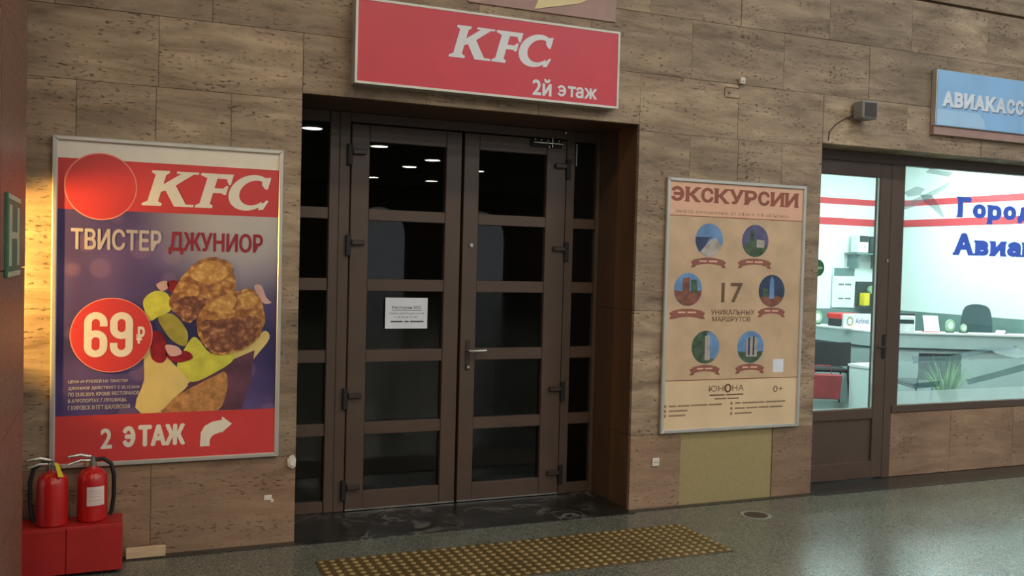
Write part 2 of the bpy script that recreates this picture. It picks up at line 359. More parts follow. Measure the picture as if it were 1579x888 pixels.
def serif_text(body, x, z, w_, h_, y, m, parent, org=(0, 0, 0), bold=.03, name='lettering', low=.72, gap=.06, dep=0):
    # heavy slab-serif lettering: sans glyphs with serif bars laid on their stem ends
    cells = []; cx = 0
    lowset = set('оредскивак'); AW = {'о': .62, 'р': .66, 'А': .86, 'В': .72, 'И': .8, 'К': .8, 'С': .7, 'Г': .62, 'в': .62, 'и': .7, 'а': .64, 'к': .66, 'с': .58, 'д': .74, 'е': .6, 'Ы': .95, 'ы': .85, 'Э': .72, 'У': .8, 'Р': .72, '1': .42, '7': .62}
    for ch in body:
        wd = AW.get(ch, .7); cells.append((ch, cx, wd)); cx += wd+gap
    sx = w_/(cx-gap); b = MB(); st = .16
    for ch, c0, wd in cells:
        hh = low if ch in lowset else 1.; dz = -.26 if ch == 'р' else (-.14 if ch == 'д' else 0); tot = hh-dz
        v, f = text_mesh(ch); k_ = bold*1.5; q = fit(v, c0+k_, dz+k_, wd-2*k_, tot-2*k_)
        for i, (ax, az) in enumerate(SHIFT):
            
            for fi, t in enumerate(f): b.poly([(x+(q[j][0]+ax*k_)*sx, y-i*4e-5-(fi % 5)*7e-6, z+(q[j][1]+az*k_)*h_) for j in t])
        for k in SERIF.get(ch, ''):
            xa = c0-.04 if k in 'ac' else c0+wd-st-.08
            za = dz if k in 'ab' else hh-.11
            b.flat([(x+xa*sx, z+za*h_), (x+(xa+st+.12)*sx, z+za*h_), (x+(xa+st+.12)*sx, z+(za+.11)*h_), (x+xa*sx, z+(za+.11)*h_)], y-3.8e-4)
    return b.build(name, m, parent, org)
def ell(cx, cz, rx, rz, n=40): return [(cx+rx*math.cos(2*math.pi*k/n), cz+rz*math.sin(2*math.pi*k/n)) for k in range(n)]
def rect(x0, x1, z0, z1): return [(x0, z0), (x1, z0), (x1, z1), (x0, z1)]
def smooth_loop(p, n=5):
    o = []; L = len(p)
    for i in range(L):
        a, b, c, d = p[i-1], p[i], p[(i+1) % L], p[(i+2) % L]
        for k in range(n):
            t = k/n; o.append(tuple(.5*((2*b[j])+(-a[j]+c[j])*t+(2*a[j]-5*b[j]+4*c[j]-d[j])*t*t+(-a[j]+3*b[j]-3*c[j]+d[j])*t**3) for j in (0, 1)))
    return o
def kfc(x, z, h_, y, m, parent, org):
    P_ = []
    P_ += [[(.12, 0), (.40, 0), (.40, 1), (.12, 1)], [(0, 0), (.52, 0), (.52, .07), (.4, .13), (.12, .13), (0, .07)], [(0, 1), (.47, 1), (.47, .94), (.4, .88), (.12, .88), (0, .94)],
           [(.36, .38), (.36, .58), (.80, .95), (1.14, .95), (.62, .50)], [(.66, 1), (1.26, 1), (1.26, .94), (.66, .94)], [(.48, .48), (.70, .64), (1.16, .07), (1.38, .07), (1.38, 0), (.86, 0)]]
    P_ += [[(1.52, 0), (1.80, 0), (1.80, 1), (1.52, 1)], [(1.42, 0), (1.90, 0), (1.90, .07), (1.8, .13), (1.52, .13), (1.42, .07)], [(1.32, 1), (2.22, 1), (2.22, .70), (2.16, .70), (2.06, .86), (1.52, .86), (1.32, .94)],
           [(1.78, .44), (2.04, .44), (2.10, .40), (2.17, .40), (2.17, .66), (2.10, .66), (2.04, .58), (1.78, .58)]]
    b = MB(); e_ = [0]
    def y_(): e_[0] += 4e-5; return y-e_[0]
    for p in P_: b.flat([(x+(a+.28*c)*h_, z+c*h_) for a, c in p], y_())
    n = 22; A = [math.radians(46+(318-46)*k/n) for k in range(n+1)]
    out = [(2.83+.60*math.cos(a), .5+.53*math.sin(a)) for a in A]; inn = [(2.93+.40*math.cos(a), .5+.37*math.sin(a)) for a in A]
    for k in range(n): b.flat([(x+(a+.28*c)*h_, z+c*h_) for a, c in (out[k], out[k+1], inn[k+1], inn[k])], y)
    for p in ([(3.10, .74), (3.22, .62), (3.30, .62), (3.30, .97), (3.22, .97), (3.05, .92)], [(3.2, .12), (3.36, .30), (3.42, .28), (3.34, .02), (3.2, .0)]): b.flat([(x+(a+.28*c)*h_, z+c*h_) for a, c in p], y_())
    return b.build('brand_lettering', m, parent, org)

# ------------------------------------------------------------------ floor, ceiling, walls
fl = bx('floor', 'floor_granite', None, (0, 0, 0), -9, 26, -44, .0, -.1, 0); tag(fl, 'speckled grey-green granite floor of the station hall', 'floor', kind='structure')
DZ0, DX0, DX1 = 2.65, 1.01, 3.29          # doorway
OX0, OX1, OZ = 4.87, 9.4, 2.64            # office front opening
wl = MB()
wl.box(-9, DX0-.03, .03, .62, 0, 5.6); wl.box(DX1+.03, OX0-.03, .03, .62, 0, 5.6); wl.box(OX1+.03, 26, .03, .62, 0, 5.6)
wl.box(DX0-.03, DX1+.03, .03, .62, DZ0+.03, 5.6); wl.box(OX0-.03, OX1+.03, .03, .62, OZ+.03, 5.6)
wall = tag(wl.build('wall_front', 'mortar'), 'brown travertine slab wall around the dark double door', 'wall', kind='structure')
G = .001
def slab(x0, x1, z0, z1, m='travertine', dy=None):
    d = random.uniform(-.002, .002) if dy is None else dy
    MB().slab(x0+G, x1-G, d, .03, z0+G, z1-G, .0012).build('stone_slab', m, wall)
def row(xs, z0, z1, m='travertine'):
    for a, b in zip(xs, xs[1:]): slab(a, b, z0, z1, m)
# left pier: plinth, then tall slabs
lx = [-3.0, -2.6, -2.2, -1.8, -1.4, -.99, -.59, -.19, .21, .61, DX0]
row([-3.0, -2.2, -1.4, -.59, .21, DX0], .0, .515, 'plinth_stone'); row(lx, .515, 1.38); row(lx, 1.38, 2.61)
# pier between the doorway and the office
px_ = [DX1, 3.702, 4.11, 4.50, OX0]
slab(DX1, 3.70, 0, .515, 'plinth_stone'); slab(3.70, 4.50, .0, .515, 'ochre_board', .006); slab(4.50, OX0, 0, .515, 'plinth_stone')
row(px_, .515, 1.38); row(px_, 1.38, 2.61)
row([OX1, 9.8, 10.2, 10.6, 11.0], 0, 2.61)
# course over the openings
row([-3.0, -2.18, -1.38, -.58, .22, DX0], 2.61, 3.0); row([DX0, 1.77, 2.53, DX1], DZ0, 3.0); row([DX1, 4.10, OX0], 2.61, 3.0)
row([OX0, 5.70, 6.51, 7.3, 8.1, 8.9, OX1], OZ, 3.0); row([OX1, 10.2, 11.0], 2.61, 3.0)
row([-3.0, -2.7, -1.9, -1.1, -.3, .5, 1.3, 2.1, 2.9, 3.694, 4.49, 5.3, 6.1, 6.9, 7.7, 8.5, 9.3, 10.1, 11.0], 3.0, 3.41)
row([-3.0, -2.2, -1.4, -.6, .2, 1.0, 1.8, 2.6, 3.35, 4.1, 4.9, 5.716, 6.535, 7.35, 8.15, 8.95, 9.75, 11.0], 3.41, 3.815)
row([-3.0, -1.8, -.6, .6, 1.8, 3.0, 4.2, 5.4, 6.6, 7.8, 9.0, 11.0], 3.835, 4.5)
# slabs lining the reveals of the doorway and the office front
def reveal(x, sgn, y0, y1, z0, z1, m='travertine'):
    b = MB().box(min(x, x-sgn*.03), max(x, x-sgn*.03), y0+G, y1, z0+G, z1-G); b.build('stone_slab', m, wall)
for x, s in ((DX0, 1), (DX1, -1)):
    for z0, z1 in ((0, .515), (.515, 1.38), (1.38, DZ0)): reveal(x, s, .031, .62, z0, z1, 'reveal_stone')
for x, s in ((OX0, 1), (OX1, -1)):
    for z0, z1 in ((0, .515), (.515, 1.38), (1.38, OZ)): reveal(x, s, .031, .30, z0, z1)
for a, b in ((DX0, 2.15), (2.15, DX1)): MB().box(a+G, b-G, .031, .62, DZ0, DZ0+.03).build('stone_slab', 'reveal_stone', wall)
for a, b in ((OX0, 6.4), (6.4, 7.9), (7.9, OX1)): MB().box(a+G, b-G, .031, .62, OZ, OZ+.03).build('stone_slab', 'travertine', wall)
ce = bx('ceiling', 'hall_plaster', None, (0, 0, 0), -9, 26, -44, 0, 5.6, 5.7); tag(ce, 'plain plaster ceiling high above the hall', 'ceiling', kind='structure')
# far end of the hall, with tall arched openings, behind the camera
fw = MB(); HY = -43.5
xs = [-9, -6, -3, 0, 3, 6, 9, 12, 15, 18, 21, 24, 26]
for i, (a, b) in enumerate(zip(xs, xs[1:])):
    if i % 2 == 0: fw.box(a, b, HY-.3, HY, 0, 5.6)
    else:
        m_ = (a+b)/2; r = (b-a)/2; n = 10
        for k in range(n):
            t0, t1 = math.pi*(1-k/n), math.pi*(1-(k+1)/n)
            fw.prism([(m_+r*math.cos(t0), 3+r*math.sin(t0)), (m_+r*math.cos(t1), 3+r*math.sin(t1)), (m_+r*math.cos(t1), 5.6), (m_+r*math.cos(t0), 5.6)], HY-.3, HY)
tag(fw.build('wall_far', 'hall_plaster'), 'far hall wall with tall arched openings, mirrored faintly in the door glass', 'wall', kind='structure')
# dark granite strips along the foot of the wall
for n, (x0, x1, y0, y1, lab) in enumerate(((-3, DX0, -.075, 0, 'dark granite strip along the wall foot under the red food poster'), (DX1, OX0, -.055, 0, 'dark granite strip along the foot of the pier under the excursions poster'), (OX0, OX1, -.09, .26, 'dark granite strip in front of the ticket office'))):
    tag(bx('trim_%d' % (n+1), 'dark_granite', None, (0, 0, 0), x0, x1, y0, y1, -.02, .004), lab, 'floor strip', kind='structure')
tag(bx('trim_4', 'black_marble', None, (0, 0, 0), DX0, DX1, -.085, .60, -.02, .006), 'black veined marble threshold of the double door', 'threshold', kind='structure')
# dark vestibule behind the double door
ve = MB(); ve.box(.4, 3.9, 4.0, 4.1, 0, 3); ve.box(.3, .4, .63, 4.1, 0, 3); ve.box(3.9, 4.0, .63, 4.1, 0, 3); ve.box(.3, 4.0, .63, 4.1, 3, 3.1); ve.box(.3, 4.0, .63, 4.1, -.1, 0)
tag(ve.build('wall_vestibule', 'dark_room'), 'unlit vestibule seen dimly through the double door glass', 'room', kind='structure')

# red-brown granite column at the left edge, with its cladding slabs and the green letter sign
CX, CY0, CY1 = -.35, -2.35, -1.0
co = thing('stone_column', 'red-brown granite clad column at the left edge of the photo', 'column', (CX-.5, (CY0+CY1)/2, 0)); org = co.location
bx('core', 'mortar', co, org, CX-1.3, CX-.02, CY0+.02, CY1-.02, 0, 5.6)
for z0, z1 in ((0, .62), (.62, 1.02), (1.02, 1.62), (1.62, 2.5), (2.5, 3.4), (3.4, 4.5), (4.5, 5.6)):
    ym = (CY0+CY1)/2
    for a, b in ((CY0, ym-.3), (ym-.3, CY1)): bx('granite_slab', 'red_granite', co, org, CX-.02, CX+random.uniform(-.001, .001), a+.001, b-.001, z0+.002, z1-.002)
    for a, b in ((CX-1.3, CX-.65), (CX-.65, CX-.02)):
        bx('granite_slab', 'red_granite', co, org, a+.001, b-.001, CY0, CY0+.02, z0+.002, z1-.002); bx('granite_slab', 'red_granite', co, org, a+.001, b-.001, CY1-.02, CY1, z0+.002, z1-.002)
gs = thing('letter_sign', 'green plate with a pale letter on the side of the granite column', 'sign', (CX, -1.6, 1.57)); o_ = gs.location
bx('plate', 'sign_green', gs, o_, CX, CX+.012, -1.84, -1.37, 1.595, 1.895, .002)
for z in (1.597, 1.875): bx('border', 'sign_cream', gs, o_, CX+.012, CX+.014, -1.83, -1.38, z, z+.018)
for y0, y1 in ((-1.80, -1.72), (-1.50, -1.43)): bx('letter_stroke', 'sign_cream', gs, o_, CX+.012, CX+.014, y0, y1, 1.635, 1.855)
bx('letter_stroke', 'sign_cream', gs, o_, CX+.012, CX+.014, -1.72, -1.50, 1.735, 1.76)

# ------------------------------------------------------------------ double door in the recess
YD = .55
tr = thing('trim_5', 'brown metal frame holding the double door and its side panes', 'door frame', (2.15, YD, 0), kind='structure'); og = tr.location
for x0, x1 in ((DX0, 1.085), (1.292, 1.356), (1.356, 1.428), (3.012, 3.080), (3.262, DX1)): bx('frame_post', 'brown_metal', tr, og, x0, x1, YD-.01, YD+.07, .006, DZ0, .004)
bx('frame_head', 'brown_metal', tr, og, 1.428, 3.012, YD-.008, YD+.07, 2.585, DZ0, .004)
RZ = ((2.02, 1.945), (1.556, 1.475), (1.083, 1.0), (.595, .515))
PANES = ((.135, .515), (.595, 1.0), (1.083, 1.475), (1.556, 1.945), (2.02, 2.465))
for n, (x0, x1, lab) in enumerate(((1.085, 1.292, 'narrow side window left of the double door'), (3.080, 3.262, 'narrow side window right of the double door'))):
    wn = thing('window_%d' % (n+1), lab, 'window', ((x0+x1)/2, YD, 0), kind='structure'); ow = wn.location
    for a, b in RZ+((DZ0, 2.575), (.08, .006)): bx('rail', 'brown_metal', wn, ow, x0, x1, YD, YD+.06, b, a, .003)
    for a, b in ((.08, .515), (.595, 1.0), (1.083, 1.475), (1.556, 1.945), (2.02, 2.575)): bx('pane', 'door_glass', wn, ow, x0, x1, YD+.03, YD+.034, a, b)
def hinge(parent, og, x, z, s):
    # bracket hinge: dark pivot block on the post and an arm across the leaf
    b = MB().box(min(x-.03*s, x+.005*s), max(x-.03*s, x+.005*s), YD-.035, YD-.012, z-.085, z+.055); h_ = b.build('hinge', 'rubber_black', parent, og, bevel=.004)
    bx('hinge_arm', 'hinge_brown', h_, og, min(x+.005*s, x+.095*s), max(x+.005*s, x+.095*s), YD-.045, YD-.015, z-.012, z+.022, .005)
for n, (x0, x1, lab, s) in enumerate(((1.434, 2.205, 'left leaf of the brown double door, with the paper notice', 1), (2.223, 3.006, 'right leaf of the brown double door, with the lever handle', -1))):
    d = thing('door_%d' % (n+1), lab, 'door', ((x0+x1)/2, YD, .01), kind='structure'); od = d.location
    g0, g1 = (1.557, 2.092) if n == 0 else (2.335, 2.852)
    bx('stile', 'brown_metal', d, od, x0, g0, YD-.015, YD+.055, .012, 2.575, .004); bx('stile', 'brown_metal', d, od, g1, x1, YD-.015, YD+.055, .012, 2.575, .004)
    for a, b in RZ+((2.575, 2.465), (.135, .012)): bx('rail', 'brown_metal', d, od, g0, g1, YD-.012, YD+.05, b, a, .003)
    for a, b in PANES: bx('pane', 'door_glass', d, od, g0, g1, YD+.02, YD+.025, a, b)
    xe = x0 if n == 0 else x1
    for z in (2.385, 1.79, .775, .165): hinge(d, od, xe, z, s)
    bx('bottom_seal', 'zinc', d, od, x0, x1, YD-.019, YD-.015, .012, .02)
    if n == 1:
        hp = bx('handle_plate', 'hinge_brown', d, od, 2.262, 2.296, YD-.022, YD-.015, .93, 1.14, .003)
        MB().tube([(2.279, YD-.02, 1.068), (2.279, YD-.06, 1.068), (2.30, YD-.068, 1.068), (2.40, YD-.066, 1.07)], .010).build('lever', 'zinc', hp, od, smooth=True)
        MB().tube([(2.281, YD-.022, .955), (2.281, YD-.034, .955)], .010, 10).build('lock_cylinder', 'chrome', d, od, smooth=True)
        MB().tube([(2.285, YD-.015, 1.802), (2.285, YD-.03, 1.802)], .013, 12).build('lock_cylinder', 'chrome', d, od, smooth=True)
        bp = bx('slide_bolt', 'rubber_black', d, od, 2.715, 2.965, YD-.022, YD-.015, 2.515, 2.575, .003)
        MB().tube([(2.735, YD-.032, 2.548), (2.972, YD-.032, 2.548)], .007).build('bolt_rod', 'chrome', bp, od, smooth=True)
        MB().tube([(2.885, YD-.032, 2.52), (2.885, YD-.032, 2.585)], .006).build('bolt_knob', 'chrome', bp, od, smooth=True)
        for q in ((2.752, 2.568), (2.80, 2.566), (2.852, 2.566), (2.862, 2.522), (2.94, 2.566)): MB().lathe((q[0], YD-.024, q[1]), [(.006, -.005), (.006, .005)], 8).build('screw', 'chrome', bp, od)
MB().tube([(2.99, YD-.01, 2.629), (2.99, YD-.03, 2.629)], .01, 10).build('bolt_stop', 'chrome', tr, og, smooth=True)
bx('painted_glint', 'zinc', tr, og, 3.083, 3.092, YD-.016, YD-.008, 2.40, 2.56)  # metal strip standing in for a lamp reflection at the side pane
# the notice taped to the glass
no = thing('paper_notice', 'white paper notice taped to the left door glass', 'notice', (1.836, YD, 1.22)); on = no.location
bx('sheet', 'paper_white', no, on, 1.687, 1.984, YD-.003, YD-.002, 1.223, 1.432)
text('Ресторан KFC', 1.735, 1.352, .205, .024, YD-.0035, 'ink_black', no, on, .01)
MB().flat(rect(1.735, 1.94, 1.346, 1.349), YD-.0035).build('underline', 'ink_black', no, on)
text('График работы для гостей', 1.715, 1.317, .245, .017, YD-.0035, 'ink_black', no, on)
text('с 10-00 до 21-00', 1.752, 1.293, .16, .014, YD-.0035, 'ink_black', no, on)
def words(x, z, spec, h_, y, m, parent, org, name='small_print'):
    b = MB(); c = x
    for w_ in spec:
        if w_ > 0: b.flat(rect(c, c+w_, z, z+h_), y)
        c += abs(w_)
    return b.build(name, m, parent, org)
words(1.725, 1.266, (.085, -.012, .03, -.01, .095), .009, YD-.0035, 'ink_black', no, on)

# ------------------------------------------------------------------ lightbox sign over the door
sg = thing('lightbox_sign', 'red fast food lightbox sign over the double door', 'sign', (2.175, 0, 2.72)); os_ = sg.location
sx0, sx1, sz0, sz1, SY = 1.292, 3.060, 2.722, 3.225, -.10
bx('case', 'aluminium', sg, os_, sx0, sx1, SY, -.002, sz0, sz1, .004)
bx('face', 'sign_red', sg, os_, sx0+.014, sx1-.014, SY-.004, SY, sz0+.014, sz1-.014)
for a in ((sx0, sx1, sz0, sz0+.014), (sx0, sx1, sz1-.014, sz1), (sx0, sx0+.014, sz0+.014, sz1-.014), (sx1-.014, sx1, sz0+.014, sz1-.014)): bx('rim', 'white_rim', sg, os_, a[0], a[1], SY-.008, SY, a[2], a[3])
kfc(1.868, 2.937, .198, SY-.0055, 'sign_white', sg, os_)
text('2й', 2.435, 2.757, .135, .108, SY-.0055, 'sign_white', sg, os_, .03); text('э', 2.612, 2.765, .062, .072, SY-.0055, 'sign_white', sg, os_, .04); text('таж', 2.686, 2.765, .212, .072, SY-.0055, 'sign_white', sg, os_, .04)

# star plaque above the sign
sp_ = thing('wall_plaque', 'pinkish stone plaque with a cream pointed relief above the red sign', 'plaque', (2.55, 0, 3.31)); op = sp_.location
bx('plaque', 'pink_stone', sp_, op, 2.02, 3.075, -.012, -.003, 3.312, 4.2, .002)
st = [(2.473, 3.322), (2.60, 3.62), (2.80, 3.95), (3.05, 4.1), (3.06, 3.55), (2.80, 3.40)]
MB().prism(st, -.02, -.012).build('pointed_relief', 'star_cream', sp_, op)

# ------------------------------------------------------------------ poster frames
def frame(root, x0, z0):
    w_, h_, f = 1.206, 1.785, .026; o = root.location
    bx('backboard', 'white_rim', root, o, x0+.006, x0+w_-.006, -.016, -.003, z0+.006, z0+h_-.006)
    def rail(pts, nm='frame_rail'): MB().prism(pts, -.030, -.003).build(nm, 'aluminium', root, o, bevel=.005)
    rail([(x0, z0), (x0+w_, z0), (x0+w_-f, z0+f), (x0+f, z0+f)]); rail([(x0, z0+h_), (x0+w_, z0+h_), (x0+w_-f, z0+h_-f), (x0+f, z0+h_-f)])
    rail([(x0, z0), (x0+f, z0+f), (x0+f, z0+h_-f), (x0, z0+h_)]); rail([(x0+w_, z0), (x0+w_-f, z0+f), (x0+w_-f, z0+h_-f), (x0+w_, z0+h_)])
po = thing('framed_poster', 'framed red and purple food poster showing a chicken wrap, priced 69', 'poster', (-.30, 0, .522)); oo = po.location
frame(po, -.30, .522)
YP = -.0165
def L1(n): return YP-.0006*n
def fl_(name, loop, n, m): return MB().flat([(a-.30, c+.522) for a, c in loop], L1(n)).build(name, m, po, oo)
fl_('print_sheet', rect(.024, 1.182, .024, 1.761), 0, 'print_white')
fl_('picture_ground', rect(.024, 1.182, .282, 1.40), 1, 'purple_print')
fl_('red_band', rect(.024, 1.182, 1.395, 1.667), 2, 'print_red')
fl_('red_band', rect(.024, 1.182, .024, .283), 7, 'print_red')
fl_('emblem_ring', ell(.237, 1.523, .181, .181, 56), 3, 'ring_pink'); fl_('emblem_disc', ell(.237, 1.523, .175, .175, 56), 4, 'print_red')
kfc(-.30+.441, .522+1.432, .195, L1(4), 'print_white', po, oo)
text('ТВИСТЕР', -.30+.092, .522+1.180, .455, .116, L1(4), 'print_lilac', po, oo, .025)
text('ДЖУНИОР', -.30+.584, .522+1.166, .512, .128, L1(4), 'print_dark_red', po, oo, .025)
# the printed chicken wrap
fl_('printed_wrap', smooth_loop([(.481, .66), (.56, .62), (.70, .50), (.90, .60), (1.02, .645), (1.11, .735), (1.142, .69), (1.06, .58), (.99, .47), (.93, .283), (.454, .283), (.468, .47)], 4), 3, 'tortilla')
fl_('printed_shadow', [(.70, .445), (.80, .50), (.92, .565), (1.06, .625), (1.052, .56), (1.04, .45), (.99, .2835), (.56, .2835)], 4, 'wrap_shadow')
fl_('printed_toast', smooth_loop([(.555, .29), (.62, .36), (.72, .42), (.84, .48), (.90, .50), (.91, .40), (.86, .284), (.70, .284)], 4), 5, 'tortilla_toast')
fl_('printed_lettuce', smooth_loop([(.66, .60), (.70, .68), (.74, .70), (.82, .61), (.93, .62), (.94, .57), (.86, .51), (.72, .45), (.64, .53)], 4), 5, 'lettuce')
fl_('printed_fold', smooth_loop([(.47, .66), (.56, .60), (.70, .455), (.62, .36), (.55, .29), (.46, .285), (.468, .47)], 4), 6, 'tortilla')
fl_('printed_pickle', smooth_loop([(.535, .82), (.615, .83), (.69, .735), (.68, .655), (.617, .68), (.566, .744)], 4), 6, 'pickle')
fl_('printed_lettuce', smooth_loop([(.456, .902), (.514, .96), (.583, .945), (.604, .861), (.535, .818), (.490, .80)], 4), 7, 'lettuce')
fl_('printed_sauce', smooth_loop([(.507, .734), (.567, .712), (.585, .60), (.55, .56), (.50, .60)], 4), 8, 'sauce_red')
fl_('printed_sauce', smooth_loop([(.578, .617), (.688, .626), (.719, .582), (.628, .563)], 4), 8, 'sauce_red')
fl_('printed_onion', smooth_loop([(.575, .66), (.64, .65), (.66, .61), (.60, .60)], 4), 9, 'onion')
fl_('printed_onion', smooth_loop([(.523, .997), (.572, 1.019), (.59, .985), (.553, .961)], 4), 7, 'onion')
fl_('printed_sauce', smooth_loop([(.58, 1.01), (.63, 1.02), (.65, .97), (.60, .955)], 4), 7, 'sauce_red')
fl_('printed_onion', smooth_loop([(1.05, .99), (1.09, 1.0), (1.12, .93), (1.15, .90), (1.10, .90)], 4), 6, 'onion')
def lumpy(p, amp, n=6):
    s = smooth_loop(p, n); cx = sum(a for a, _ in s)/len(s); cz = sum(c for _, c in s)/len(s)
    return [(cx+(a-cx)*(1+random.uniform(-amp, amp)), cz+(c-cz)*(1+random.uniform(-amp, amp))) for a, c in s]
c1 = [(.594, .892), (.622, .988), (.701, 1.096), (.782, 1.151), (.885, 1.143), (.938, 1.079), (.945, .97), (.888, .937), (.806, .904), (.716, .791), (.645, .818)]
c2 = [(.736, .797), (.806, .904), (.888, .948), (1.034, .977), (1.1, .895), (1.112, .785), (1.061, .675), (.945, .611), (.841, .607), (.768, .678)]
fl_('printed_chicken', lumpy(c1, .03), 8, 'chicken'); fl_('printed_crumb', lumpy([(.60, .89), (.66, .93), (.76, .93), (.80, .90), (.72, .80), (.65, .82)], .05), 9, 'chicken_dark')
fl_('printed_crumb', lumpy([(.70, 1.05), (.78, 1.13), (.87, 1.12), (.90, 1.05), (.80, 1.0)], .05), 9, 'chicken_light')
fl_('printed_chicken', lumpy(c2, .03), 10, 'chicken'); fl_('printed_crumb', lumpy([(.76, .79), (.85, .80), (.98, .82), (1.09, .80), (1.05, .68), (.94, .62), (.85, .62), (.78, .68)], .05), 11, 'chicken_dark')
fl_('printed_crumb', lumpy([(.81, .89), (.88, .94), (.95, .93), (.93, .86), (.85, .84)], .05), 11, 'chicken_light')
fl_('printed_crumb', lumpy([(.97, .94), (1.04, .96), (1.07, .90), (1.0, .86)], .05), 11, 'chicken_light')
fl_('price_ring', ell(.30, .718, .208, .204, 56), 11, 'ring_pink'); fl_('price_disc', ell(.30, .718, .203, .199, 56), 12, 'print_red')
def digit_six(x, z, w_, h_, t, y, flip):
    # tall condensed six drawn as one thick stroke; turned half round it is the nine
    r = (w_-t)/2; c = w_/2; arc = lambda cz, a0, a1: [(c+r*math.cos(math.radians(a0+(a1-a0)*k/12)), cz+r*math.sin(math.radians(a0+(a1-a0)*k/12))) for k in range(13)]
    top = h_-t/2-r; mid = h_*.60-t/2-r; bot = t/2+r
    p = [(c+r, top-.02)]+arc(top, 0, 180)+arc(bot, 180, 360)+arc(mid, 0, 180)
    if flip: p = [(w_-a, h_-b) for a, b in p]
    b = MB(); L = len(p)
    def nrm(i):
        a = Vector(p[max(i-1, 0)]); d = Vector(p[min(i+1, L-1)])-a; d.normalize(); return Vector((-d.y, d.x))*t/2
    for i in range(L-1):
        n0, n1 = nrm(i), nrm(i+1); b.flat([(x+p[i][0]+n0.x, z+p[i][1]+n0.y), (x+p[i+1][0]+n1.x, z+p[i+1][1]+n1.y), (x+p[i+1][0]-n1.x, z+p[i+1][1]-n1.y), (x+p[i][0]-n0.x, z+p[i][1]-n0.y)], y-i*8e-6)
    return b.build('price_digit', 'print_white', po, oo)
digit_six(-.30+.162, .522+.598, .116, .246, .038, L1(13), False); digit_six(-.30+.291, .522+.598, .116, .246, .038, L1(13), True)
text('₽', -.30+.424, .522+.670, .044, .095, L1(13), 'print_white', po, oo, .03)
for k, (s, w_) in enumerate((('ЦЕНА 69 РУБЛЕЙ НА ТВИСТЕР', .297), ('ДЖУНИОР ДЕЙСТВУЕТ С 25.12.2018', .355), ('ПО 25.02.2019, КРОМЕ РЕСТОРАНОВ', .355), ('В АЭРОПОРТАХ, Г.ЛУХОВИЦЫ,', .292), ('Г.КИРОВСК И ПГТ ШАХОВСКАЯ', .308))):
    text(s, -.30+.088, .522+.456-.0355*k, w_, .024, L1(3), 'print_lilac', po, oo, .02, name='small_print')
text('2', -.30+.250, .522+.096, .058, .112, L1(8), 'print_white', po, oo, .03); text('Э', -.30+.361, .522+.098, .066, .118, L1(8), 'print_white', po, oo, .05); text('ТАЖ', -.30+.440, .522+.098, .247, .120, L1(8), 'print_white', po, oo, .05)
arr = [(.767, .082), (.819, .082), (.819, .112), (.826, .132), (.842, .146), (.884, .160), (.884, .160), (.884, .155), (.940, .204), (.884, .249), (.884, .229), (.83, .220), (.79, .198), (.770, .160)]
fl_('arrow', arr, 8, 'print_white')

